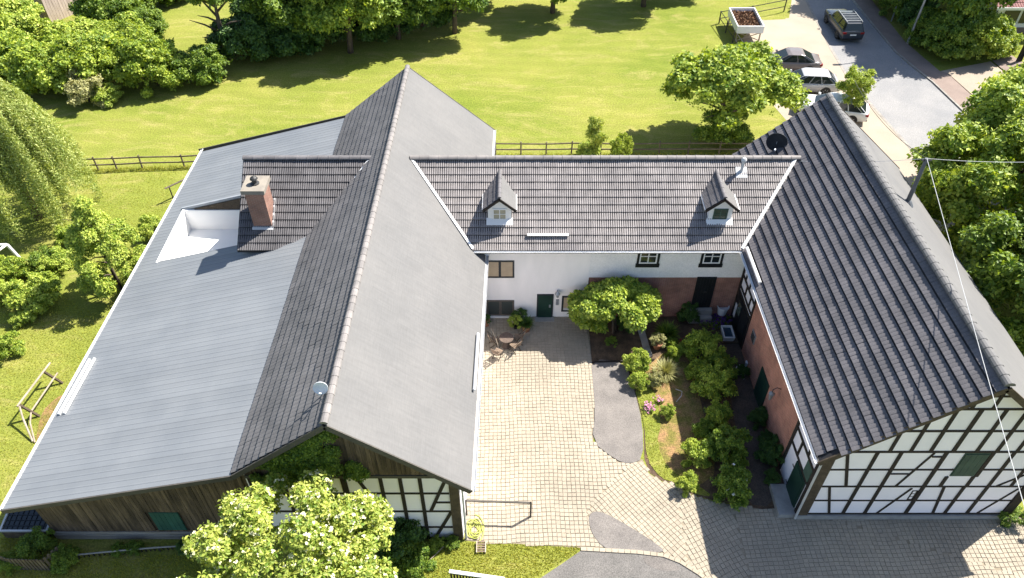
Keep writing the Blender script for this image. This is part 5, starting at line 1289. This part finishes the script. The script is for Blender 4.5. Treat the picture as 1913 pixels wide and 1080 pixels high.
for y in (y0+.25, y1-.3):
    for s in (0, 1):
        xx = x0+.15 if s == 0 else x1-.15
        MB().bar((xx, y, 0), (xx, y, z0), .1, .1, (0, 1, 0)).build('leg', M['palewood'], t)
    MB().bar((x0+.2, y, .1), (x1-.2, y, z0-.08), .06, .06, (0, 1, 0)).build('brace', M['palewood'], t)
    MB().bar((x0+.2, y+.07, z0-.08), (x1-.2, y+.07, .1), .06, .06, (0, 1, 0)).build('brace', M['palewood'], t)

# ================================================================ CARS
def car(name, label, cat, loc, heading, L, W, Ht, paint, kind='sedan', glass='carglass'):
    t = thing(name, label, cat, loc, heading)
    def obj(nm, mb, m, par=None, smooth=False, bev=0.0):
        me = mb.mesh(nm, smooth); o = bpy.data.objects.new(nm, me); COL.objects.link(o); me.materials.append(M[m]); o.parent = par or t
        if bev:
            md = o.modifiers.new('bevel', 'BEVEL'); md.width = bev; md.segments = 3; md.limit_method = 'ANGLE'; md.angle_limit = R(25)
        return o
    belt = .92 if kind != 'suv' else 1.08
    # lower body: stations from rear (-L/2) to front (L/2): x, half width, bottom, top
    if kind == 'sedan': st = [(-.5, .40, .42, .80), (-.485, .46, .30, .92), (-.40, .495, .24, .98), (-.25, .5, .22, .95), (0, .5, .22, .93), (.18, .5, .22, .95), (.32, .495, .24, .90), (.43, .475, .27, .80), (.485, .42, .32, .68), (.5, .36, .40, .56)]
    elif kind == 'suv': st = [(-.5, .44, .48, 1.0), (-.49, .48, .36, 1.08), (-.40, .5, .30, 1.10), (-.2, .5, .28, 1.08), (0, .5, .28, 1.08), (.2, .5, .28, 1.10), (.33, .495, .30, 1.06), (.44, .48, .34, .98), (.49, .44, .38, .86), (.5, .40, .46, .74)]
    else: st = [(-.5, .42, .42, .86), (-.485, .47, .30, .98), (-.40, .495, .24, 1.0), (-.2, .5, .22, .96), (0, .5, .22, .94), (.2, .5, .22, .95), (.33, .495, .24, .88), (.43, .475, .27, .78), (.487, .42, .32, .66), (.5, .36, .40, .56)]
    vs = []; fs = []; k = 12
    for x, w, zl, zt in st:
        w *= W; zm = zl+(zt-zl)*.55
        ring = [(-w*.86, zl), (-w*.97, zl+.06), (-w, zm), (-w*.975, zt-.10), (-w*.93, zt-.02), (-w*.80, zt+.02), (w*.80, zt+.02), (w*.93, zt-.02), (w*.975, zt-.10), (w, zm), (w*.97, zl+.06), (w*.86, zl)]
        vs += [(x*L, y, z) for y, z in ring]
    for i in range(len(st)-1):
        for j in range(k): fs.append((i*k+j, (i+1)*k+j, (i+1)*k+(j+1) % k, i*k+(j+1) % k))
    fs += [tuple(range(k)), tuple((len(st)-1)*k+j for j in range(k-1, -1, -1))]
    body = obj('body', MB().add(vs, fs), paint, smooth=True)
    # cabin
    if kind == 'sedan': base = (-.40, .24); top = (-.20, .06)
    elif kind == 'suv': base = (-.485, .22); top = (-.44, .08)
    else: base = (-.475, .26); top = (-.34, .06)
    wb, wt = W*.455, W*.36
    B = [(base[0]*L, wb*.93, belt), (base[0]*L+.25, wb, belt), (base[1]*L-.35, wb, belt), (base[1]*L, wb*.82, belt-.02)]
    Tt = [(top[0]*L, wt*.9, Ht-.05), (top[0]*L+.3, wt, Ht), (top[1]*L-.3, wt, Ht), (top[1]*L, wt*.9, Ht-.06)]
    ring = lambda q: [(x, -y, z) for x, y, z in q]+[(x, y, z) for x, y, z in reversed(q)]
    rb, rt = ring(B), ring(Tt); n = 8
    ctr = [((top[0]*L+top[1]*L)/2-.45, 0, Ht+.035), ((top[0]*L+top[1]*L)/2+.45, 0, Ht+.035)]
    fs = [(i, (i+1) % n, n+(i+1) % n, n+i) for i in range(n)]+[(8, 9, 16), (9, 10, 17, 16), (10, 11, 17), (11, 12, 17), (12, 13, 17), (13, 14, 16, 17), (14, 15, 16), (15, 8, 16)]
    obj('roof', MB().add(rb+rt+ctr, fs), paint, smooth=False, bev=.05)
    def pane(nm, a, b, c, d, m=glass, off=.012):
        a, b, c, d = map(Vector, (a, b, c, d)); nn = (b-a).cross(d-a).normalized()
        cen = (a+b+c+d)/4
        if nn.dot(cen-Vector((cen.x*.6, 0, belt*.6))) < 0: nn = -nn
        q = [p.lerp(cen, .09)+nn*off for p in (a, b, c, d)]
        return obj(nm, MB().slab(q if (q[1]-q[0]).cross(q[3]-q[0]).dot(nn) > 0 else q[::-1], nn, .01), m)
    pane('windscreen', rb[3], rb[4], rt[4], rt[3]); pane('rear_window', rb[7], rb[0], rt[0], rt[7])
    for s in (0, 1):
        a, b, c, d = (rb[1], rb[2], rt[2], rt[1]) if s == 0 else (rb[6], rb[5], rt[5], rt[6])
        a, b, c, d = map(Vector, (a, b, c, d))
        cuts = (0, .48, 1.0) if kind == 'sedan' else (0, .33, .66, 1.0)
        for f0, f1 in zip(cuts, cuts[1:]): pane('side_window', a.lerp(b, f0), a.lerp(b, f1), d.lerp(c, f1), d.lerp(c, f0))
        f = (rb[2], rb[3], rt[3], rt[2]) if s == 0 else (rb[5], rb[4], rt[4], rt[5]); pane('quarter_window', *f)
        f = (rb[0], rb[1], rt[1], rt[0]) if s == 0 else (rb[7], rb[6], rt[6], rt[7]); pane('quarter_window', *f)
    for sx in (-.30, .31):
        for sy in (-1, 1):
            m = MB(); c = Vector((sx*L, sy*(W*.5-.10), .33)); 
            prof = [(.20, -.11), (.32, -.10), (.335, -.06), (.335, .06), (.32, .10), (.20, .11)]
            vs = []; nn = 18
            for r_, y in prof:
                for j in range(nn): vs.append(c+Vector((r_*math.cos(j*2*math.pi/nn), y, r_*math.sin(j*2*math.pi/nn))))
            fs = [(i*nn+j, i*nn+(j+1) % nn, (i+1)*nn+(j+1) % nn, (i+1)*nn+j) for i in range(5) for j in range(nn)]
            w_ = obj('wheel', MB().add(vs, fs), 'rubber', smooth=True)
            mm = MB(); 
            for q in range(5):
                an = q*2*math.pi/5; mm.bar(c+Vector((0, sy*.09, 0)), c+Vector((math.cos(an)*.2, sy*.095, math.sin(an)*.2)), .05, .03, (0, 1, 0))
            mm.tube([c+Vector((0, sy*.05, 0)), c+Vector((0, sy*.08, 0))], .205, 16); obj('rim', mm, 'steel', w_)
            ar = MB(); ar.tube([c+Vector((0, sy*.065, .015)), c+Vector((0, sy*.108, .015))], .385, 20); obj('wheel_arch', ar, 'black')
    zt = st[1][3]
    for sy in (-1, 1):
        m = MB(); m.box(-L*.5-.015, -L*.5+.22, sy*W*.30 if sy > 0 else -W*.47, W*.47 if sy > 0 else -W*.30, zt-.24, zt-.06); obj('tail_light', m, 'taillight', bev=.02)
        m = MB(); m.box(L*.455, L*.492, sy*W*.27 if sy > 0 else -W*.42, W*.42 if sy > 0 else -W*.27, .58, .70); obj('headlight', m, 'headlight', bev=.02)
        m = MB(); m.box(base[1]*L-.42, base[1]*L-.24, sy*W*.5 if sy > 0 else -W*.5-.2, W*.5+.2 if sy > 0 else -W*.5, belt, belt+.13); obj('wing_mirror', m, paint, bev=.03)
        if kind == 'suv': m = MB(); m.bar((top[0]*L+.1, sy*wt*.92, Ht+.05), (top[1]*L-.1, sy*wt*.92, Ht+.05), .05, .05); obj('roof_rail', m, 'steel')
    if kind == 'suv':
        for q in range(5): m = MB(); x = top[0]*L+.35+q*.45; m.bar((x, -wt*.85, Ht+.045), (x, wt*.85, Ht+.045), .06, .02); obj('roof_rib', m, 'steel')
    m = MB(); m.box(-L*.5-.03, -L*.5+.05, -.26, .26, zt-.36, zt-.25); obj('number_plate', m, 'white')
    m = MB(); m.box(-L*.5-.02, -L*.5+.16, -W*.44, W*.44, .34, .46); obj('bumper', m, 'black', bev=.03)
    return t
r1, r2 = G(1587, 79), G(1556, 36); hd = math.atan2((r2-r1).y, (r2-r1).x)
car('parked_suv', 'dark estate car with roof rails standing on the road', 'car', (r1+r2)/2, hd, 5.0, 1.98, 1.72, 'carblack', 'suv')
def side_car(name, label, q, hd, L, paint, kind):
    p = G(*q); car(name, label, 'car', p, hd, L, 1.9, 1.5, paint, kind)
side_car('parked_car', 'taupe sedan parked farthest in the row of the bay', (1470, 127), R(176), 5.0, 'cargrey', 'sedan')
side_car('parked_car', 'silver hatchback parked in the middle of the row', (1499, 166), R(175), 5.0, 'carsilver', 'hatch')
side_car('parked_car', 'white car half hidden behind the timbered barn gable', (1549, 213), R(160), 5.2, 'carwhite', 'hatch')

# ================================================================ STREET AND HOUSES BEYOND
t = thing('street_lamp', 'tall slanting grey lamp post in front of the dense roadside trees', 'street lamp', G(1695, 82))
b = G(1695, 82); MB().tube([b, b+Vector((.2, 0, 7.5))], [.11, .07], 8).build('pole', M['steel'], t)
MB().tube([b+Vector((.2, 0, 7.5)), b+Vector((-.6, -.2, 7.9)), b+Vector((-1.4, -.4, 7.9))], .05, 6).build('arm', M['steel'], t)
MB().box(b.x-2.0, b.x-1.4, b.y-.55, b.y-.3, 7.82, 7.95).build('lamp_head', M['zinc'], t)
t = thing('path_lamp', 'short bent lamp post by the sidewalk near the top', 'street lamp', G(1665, 40))
b = G(1665, 40); MB().tube([b, b+Vector((0, 0, 3.0)), b+Vector((.25, .1, 3.15)), b+Vector((1.4, .3, 3.5))], .06, 7).build('pole', M['steel'], t)
MB().box(b.x+1.3, b.x+1.75, b.y+.2, b.y+.42, 3.46, 3.56).build('lamp_head', M['zinc'], t)
p = G(1890, 85)
nh = thing('neighbour_house', 'low house with red tiled roof and dark window band at the top right corner', 'house', (44.5, 66, 0))
hx, hy = 42.0, 64.5
MB().box(hx, hx+14, hy, hy+9, 0, 2.7).build('wall', M['plaster'], nh)
rf = MB().slab([(hx-.8, hy-.8, 2.75), (hx+14.6, hy-.8, 2.75), (hx+14.6, hy+4.5, 4.9), (hx-.8, hy+4.5, 4.9)], (0, -.376, .927), .2).build('roof', M['redroof'], nh)
tm = tile_mesh('pan_tile', .45, .55, .05); lay_tiles(rf, (Vector((hx-.8, hy-.85, 2.76))), (1, 0, 0), (0, 5.3, 2.15), 20, 9, tm, .45, .55, lambda c: True, M['redroof'], 180, jit=.01)
MB().bar((hx-.8, hy-.9, 2.66), (hx+14.6, hy-.9, 2.66), .08, .22).build('fascia_board', M['white'], nh)
HW = Wall((hx, hy, 0), (1, 0, 0), (0, -1, 0))
for i in range(6): window(HW, nh, .5+i*1.55, .5+i*1.55+1.5, .9, 2.3, M['white'], M['glass'], 1, 1, .07)
q = MB(); HW.box(q, 0, 12, .02, .6, 0, .06); q.build('plinth', M['walkpave'], nh)
t = thing('garden_screen', 'dark screen panel beside the hedge at the right edge', 'screen', G(1895, 108))
b = G(1893, 112)
for i in range(5): MB().box(b.x+i*.5, b.x+i*.5+.48, b.y-.4-i*.3, b.y-.34-i*.3, 0, 1.7).build('panel', M['black'], t)
# wooden shed
s0, s1 = G(96, 44), G(182, 8)
ang = math.atan2((s1-s0).y, (s1-s0).x); SL = (s1-s0).length
t = thing('shed', 'weathered board shed with reddish roof among the bushes', 'shed', s0, ang)
def sobj(nm, mb, m, par=t):
    me = mb.mesh(nm); o = bpy.data.objects.new(nm, me); COL.objects.link(o); me.materials.append(M[m]); o.parent = par; return o
sobj('wall', MB().box(0.05, SL, .05, 3.0, 0, 2.9), 'shedwood')
nb = int(SL/.26)
for i in range(nb): sobj('board', MB().box(i*SL/nb, i*SL/nb+SL/nb-.02, -.02-rnd.uniform(0, .02), .045, 0, 2.9), 'shedwood')
for i in range(11): sobj('board', MB().box(-.02, .045, i*.27+.05, i*.27+.305, 0, 2.9), 'shedwood')
sobj('roof', MB().slab([(-.45, .0, 2.95), (SL+.4, .0, 2.95), (SL+.4, 3.4, 3.7), (-.45, 3.4, 3.7)], (0, -.215, .976), .1), 'darkroof')
sobj('hatch', MB().box(SL*.5, SL*.5+.4, -.06, -.041, 2.2, 2.7), 'black')
# white frame at the left edge
t = thing('pergola', 'white painted open wooden frame at the left edge', 'garden frame', G(15, 478))
b = G(43, 489)
def bars(t, lst, w, m, nm='bar'):
    for a, c in lst: MB().bar(a, c, w, w, (0, 1, .3)).build(nm, M[m], t)
z = Vector((0, 0, 1.35)); A_ = b; B_ = b+Vector((-.75, -1.6, 0)); C_ = b+Vector((-2.6, -.1, 0)); D_ = B_+Vector((-2.6, -.1, 0)); s = Vector((-.35, 0, 0))
bars(t, [(A_, A_+z+s), (B_, B_+z+s)], .13, 'white', 'leg'); bars(t, [(A_+z+s, B_+z+s), (A_+z+s, C_+z), (B_+z+s, D_+z), ((A_+B_)/2+z+s, (C_+D_)/2+z), (B_+z*.45, D_+z*.45)], .12, 'white', 'rail')
# bare wood frame on the left lawn
t = thing('wooden_frame', 'bare pole frame leaning on the lawn beside the metal roof', 'wooden frame', G(85, 760))
p1, p2 = G(117, 716), G(74, 778)
h = Vector((-.55, -.05, 1.0))
MB().bar(p1, p1+h, .10, .10, (0, 1, 0)).build('post', M['post'], t); MB().bar(p2, p2+h, .10, .10, (0, 1, 0)).build('post', M['post'], t)
MB().tube([p1+h+Vector((.12, .55, .03)), p2+h+Vector((-.05, -.1, 0))], .05, 7).build('rail', M['palewood'], t)
MB().tube([p1+h*.5+Vector((.1, .3, 0)), p2+h*.42], .04, 7).build('rail', M['palewood'], t)
MB().tube([p2+h, p2+h*.6+Vector((0, -.5, 0)), G(62, 826)+Vector((0, 0, .05))], .045, 7).build('pole', M['palewood'], t)
MB().tube([p2+h*.42, p2+h*.3+Vector((.1, -.6, 0)), G(66, 828)+Vector((0, 0, .05))], .04, 7).build('pole', M['palewood'], t)
sheet('bare_soil_patch', smooth_poly(GP((84, 760), (125, 730), (120, 770), (80, 830), (66, 830), (72, 790)), 2), .008, M['mulch'])
# handrail
t = thing('handrail', 'metal handrail at the west side of the lean-to near the far fence', 'handrail', G(325, 372))
a, c = G(325, 374), G(362, 352); zz = Vector((0, 0, 1.0)); a_, b_ = a, c
MB().tube([a_, a_+zz], .04, 7).build('post', M['darksteel'], t); MB().tube([b_, b_+zz], .04, 7).build('post', M['darksteel'], t)
MB().bar(a_+zz+Vector((-.25, -.12, .02)), b_+zz+Vector((.3, .12, .02)), .12, .05).build('rail', M['fencewood'], t)
# cold frame, slat fence and pipe rail at the lower left
t = thing('cold_frame', 'low cold frame with dark gridded glass and white rim at the lean-to corner', 'cold frame', (-20.9, 17.1, 0))
cx0, cx1, cy0, cy1 = -21.95, -19.95, 16.55, 17.75
MB().box(cx0, cx1, cy0, cy1, 0, .5).build('box', M['fencewood'], t)
lid = MB().slab([(cx0, cy0, .56), (cx1, cy0, .56), (cx1, cy1, .72), (cx0, cy1, .72)], (0, -.13, 1), .04).build('glass_lid', M['glass'], t)
for a, c in (((cx0, cy0), (cx1, cy0)), ((cx0, cy0), (cx0, cy1)), ((cx1, cy0), (cx1, cy1)), ((cx0, cy1), (cx1, cy1))):
    MB().bar((*a, .60+(a[1]-cy0)*.13), (*c, .60+(c[1]-cy0)*.13), .08, .08).build('rim', M['zinc'], t)
for i in range(1, 9): x = cx0+(cx1-cx0)*i/9; MB().bar((x, cy0+.04, .585), (x, cy1-.04, .74), .025, .03).build('glazing_bar', M['anthracite'], lid)
for i in range(1, 5): y = cy0+(cy1-cy0)*i/5; MB().bar((cx0+.04, y, .585+(y-cy0)*.13), (cx1-.04, y, .585+(y-cy0)*.13), .025, .034).build('glazing_bar', M['anthracite'], lid)
def slat_fence(name, label, pts, h, m, w=.09, gap=.055, cap=None, lean=0.0):
    t = thing(name, label, 'fence', pts[0])
    for a, c in zip(pts, pts[1:]):
        d = (c-a); n = max(1, int(d.length/(w+gap))); u_ = d.normalized(); nn = Vector((-u_.y, u_.x, 0))
        for i in range(n):
            p = a+u_*(i+.5)*(d.length/n)+Vector((0, 0, rnd.uniform(-.02, .02))); q = p+Vector((0, 0, h))+nn*lean
            MB().bar(p, q, w, .03, nn).build('slat', M[m], t)
        for z in (.25, .8): MB().bar(a+Vector((0, 0, h*z))+nn*(.035+lean*z), c+Vector((0, 0, h*z))+nn*(.035+lean*z), .04, .08).build('rail', M[m], t)
        if cap: MB().bar(a+Vector((0, 0, h+.05)), c+Vector((0, 0, h+.05)), .14, .07).build('top_rail', M[cap], t)
    return t
slat_fence('slat_fence', 'weathered slat fence around the lean-to corner at the bottom left', [G(-30, 1040), G(30, 1064), G(96, 1066), G(124, 1040)], .95, 'fencewood')
slat_fence('balustrade', 'dark slatted gate with white top rail at the bottom edge', [Vector((-2.55, 14.55, 0)), Vector((-.3, 14.22, 0))], .95, 'beam', .07, .05, 'white')
t = thing('pipe_rail', 'low pale pipe along the ground in front of the lean-to', 'pipe rail', G(250, 1035))
pp = [G(148, 1044), G(230, 1036), G(300, 1030), G(372, 1026)]
MB().tube([q+Vector((0, 0, .35)) for q in pp], .035, 7).build('pipe', M['concrete'], t)
for q in pp: MB().tube([q, q+Vector((0, 0, .35))], .03, 6).build('post', M['darksteel'], t)
n = 26
for i in range(n):
    f = i/n*3; k = int(f); p = pp[k].lerp(pp[k+1], f-k); MB().bar(p+Vector((0, .05, 0)), p+Vector((0, .05, .30)), .06, .02, (0, 1, 0)).build('slat', M['beam'], t)

# ================================================================ COURTYARD THINGS
# angled metal rail by the barn corner
t = thing('low_barrier', 'dark brown metal barrier rail with its shadow on the paving by the barn', 'barrier', G(930, 950))
a, c = G(872, 962), G(991, 966); zz = Vector((0, 0, 1.2))
MB().bar(a+zz, c+zz+Vector((0, 0, 0)), .07, .07).build('rail', M['fascia'], t)
MB().bar(c, c+zz+Vector((0, 0, .035)), .08, .08, (0, 1, 0)).build('post', M['fascia'], t)
MB().bar(a, a+zz+Vector((0, 0, .035)), .07, .07, (0, 1, 0)).build('post', M['fascia'], t)
# garden hose on reel and little crate
t = thing('hose_coil', 'yellow green garden hose coiled on the paving at the barn corner', 'hose', G(884, 990))
c = G(886, 990); pts = []
for i in range(90):
    an = i*.32; r_ = .16+.36*(i/90)+.03*math.sin(i*1.7); pts.append(c+Vector((r_*math.cos(an)*.75, r_*math.sin(an), .04+.04*math.sin(i*.9)**2+(i % 20)*.002)))
MB().tube(pts, .026, 6).build('hose', M['leaf_yellow'] if False else M['hosegreen'], t)
pts = [c+Vector((.42*math.sin(k*.25), .7*math.cos(k*.25), .05)) for k in range(0, 13)]
MB().tube(pts, .03, 6).build('hose_end', M['hosegreen'], t)
t = thing('boot_grate', 'small brown slatted crate on the grass beside the hose', 'crate', G(899, 1024))
c = G(899, 1024)
for k in range(5): MB().box(c.x-.17, c.x+.17, c.y-.24+k*.11, c.y-.24+k*.11+.06, .10, .13).build('slat', M['seat'], t)
for s in (-1, 1): MB().box(c.x+s*.19-.02, c.x+s*.19+.02, c.y-.26, c.y+.26, 0, .14).build('side', M['palewood'], t)
st = MB().tube([G(792, 1058)+Vector((0, 0, .05)), G(842, 1014)+Vector((0, 0, .25))], .02, 6).build('stick', M['palewood']); tag(st, 'long pale stick leaning over the low plants by the gable corner', 'stick')
# table and chairs
tp = G(946, 648)
t = thing('patio_table', 'round brown rattan table in the shaded corner of the courtyard', 'table', tp)
MB().lathe(tp, [(.02, .70), (.36, .70), (.39, .72), (.38, .745), (.02, .75)], 24).build('tabletop', M['wicker'], t)
MB().lathe(tp, [(.26, 0), (.22, .05), (.16, .35), (.22, .70)], 14).build('pedestal', M['wicker'], t)
def chair(label, q, rz):
    t = thing('folding_chair', label, 'chair', G(*q), rz, 'folding chairs round the table')
    def co(nm, mb, m):
        me = mb.mesh(nm); o = bpy.data.objects.new(nm, me); COL.objects.link(o); me.materials.append(M[m]); o.parent = t
    for k in range(5): co('seat_slat', MB().box(-.2, .2, -.22+k*.09, -.22+k*.09+.075, .44, .465), 'seat')
    for k in range(4): co('back_slat', MB().bar((-.2, .24+.035*k, .58+k*.1), (.2, .24+.035*k, .58+k*.1), .02, .075), 'seat')
    for s in (-.21, .21):
        co('leg', MB().bar((s, -.26, 0), (s, .38, .98), .03, .035, (1, 0, 0)), 'post'); co('leg', MB().bar((s*.9, .30, 0), (s*.9, -.22, .45), .03, .03, (1, 0, 0)), 'post')
chair('slatted chair left of the round table facing it', (924, 645), R(100))
chair('slatted chair front right of the round table', (962, 655), R(-135))
chair('slatted chair in front of the round table with its back to the barn', (930, 668), R(150))
chair('slatted chair right of the round table behind the front right one', (968, 640), R(-100))
t = thing('bean_pole', 'thin curved cane leaning from the corner pot over the chairs', 'cane', G(915, 640))
MB().tube([G(911, 612)+Vector((0, 0, .5)), G(917, 632)+Vector((0, 0, .85)), G(926, 648)+Vector((0, 0, .75)), G(933, 662)+Vector((0, 0, .35))], .018, 6).build('cane', M['palewood'], t)
def pot(label, q, r, h, leaf_me, lm, s, m='terracotta'):
    p = G(*q); t = thing('plant_pot', label, 'plant pot', p)
    MB().lathe(p, [(r*.7, 0), (r*.98, h*.86), (r*1.08, h*.87), (r*1.08, h), (r*.9, h), (r*.88, h*.9)], 18).build('pot', M[m], t)
    o = bpy.data.objects.new('leaves', leaf_me); COL.objects.link(o); o.parent = t; o.location = (0, 0, h*.85); o.scale = (s, s, s)
    if len(leaf_me.materials) == 0: leaf_me.materials.append(M[lm])
    else: o.material_slots[0].link = 'OBJECT'; o.material_slots[0].material = M[lm]
pot('large terracotta pot with dark grassy plant left of the front door', (983, 617), .27, .48, ME['spiky'], 'leaf_dark', .55)
pot('pot with yellow green plant between the table and the large pot', (964, 613), .17, .3, ME['tiny'], 'leaf_lime', .75, 'black')
pot('small dark potted plant against the wall behind the yellow green one', (972, 603), .15, .3, ME['tiny'], 'leaf_dark', .8, 'black')
pot('terracotta pot in the corner by the barn eave', (909, 608), .2, .4, ME['tiny'], 'leaf_dark', .5)
pot('bronze planted pot with yellow leaves in the garden shade', (1227, 650), .26, .42, ME['tiny'], 'leaf_olive', .75)
# bucket on stand, wash tub, hose ring
p = G(1346, 592); t = thing('white_bucket', 'tall white plastic bucket on a terracotta pot in front of the black stable door', 'bucket', p)
MB().lathe(p, [(.18, 0), (.22, .28), (.19, .28)], 16).build('pot_base', M['terracotta'], t)
MB().lathe(p, [(.22, .28), (.31, .82), (.335, .83), (.335, .87), (.30, .87), (.28, .74), (.02, .72)], 22).build('bucket', M['plasticwhite'], t)
p = G(1357, 630); t = thing('wash_tub', 'white rectangular tub of dark water on a low wooden pallet', 'tub', p)
MB().box(p.x-.35, p.x+.62, p.y-.5, p.y+.42, 0, .14).build('pallet', M['post'], t)
tb_ = MB(); a0 = [(-.3, -.46), (.3, -.46), (.3, .46), (-.3, .46)]; zz0, zz1 = .14, .46
outer0 = [(p.x+x*.85, p.y+y*.9, zz0) for x, y in a0]; outer1 = [(p.x+x, p.y+y, zz1) for x, y in a0]; in1 = [(p.x+x*.78, p.y+y*.84, zz1) for x, y in a0]; in0 = [(p.x+x*.72, p.y+y*.8, zz0+.06) for x, y in a0]
fs = [(3, 2, 1, 0)]
for k in range(4):
    j = (k+1) % 4; fs += [(k, j, 4+j, 4+k), (4+k, 4+j, 8+j, 8+k), (8+k, 8+j, 12+j, 12+k)]
fs.append((12, 13, 14, 15)); tb_.add(outer0+outer1+in1+in0, fs).build('basin', M['plasticwhite'], t)
MB().box(p.x-.225, p.x+.225, p.y-.37, p.y+.37, .34, .36).build('water', M['water'], t)
t = thing('hose_ring', 'white hose laid in a ring with a pale can beside the garden path', 'hose', G(1386, 692))
c = G(1386, 692); pts = [c+Vector((.30*math.cos(a_), .34*math.sin(a_), .04)) for a_ in np.linspace(.6, 6.9, 26)]+[c+Vector((-.05, -.62, .04))]
MB().tube(pts, .028, 6).build('hose', M['plasticwhite'], t)
MB().lathe(c+Vector((.32, .32, 0)), [(.10, 0), (.13, .3), (.06, .32)], 12).build('can', M['plasticwhite'], t)
t = thing('bent_hose', 'short bent pale hose lying at the edge of the shade on the mulch', 'hose', G(1268, 742))
MB().tube([G(1262, 728)+Vector((0, 0, .05)), G(1273, 736)+Vector((0, 0, .2)), G(1272, 744)+Vector((0, 0, .2)), G(1263, 752)+Vector((0, 0, .05))], .022, 6).build('hose', M['hose'], t)
p = G(1167, 646)
plant('small_plant', 'tiny green weed on the brown soil bed in the house shadow', 'plant', G(1142, 642), ME['tiny'], M['leaf_mid'], None, 0, (.6, .6, .5))
plant('small_plant', 'weed tuft at the corner of the timbered gable on the right', 'plant', G(1890, 975), ME['tiny'], M['leaf_mid'], None, 0, (1.2, 1.0, .9))
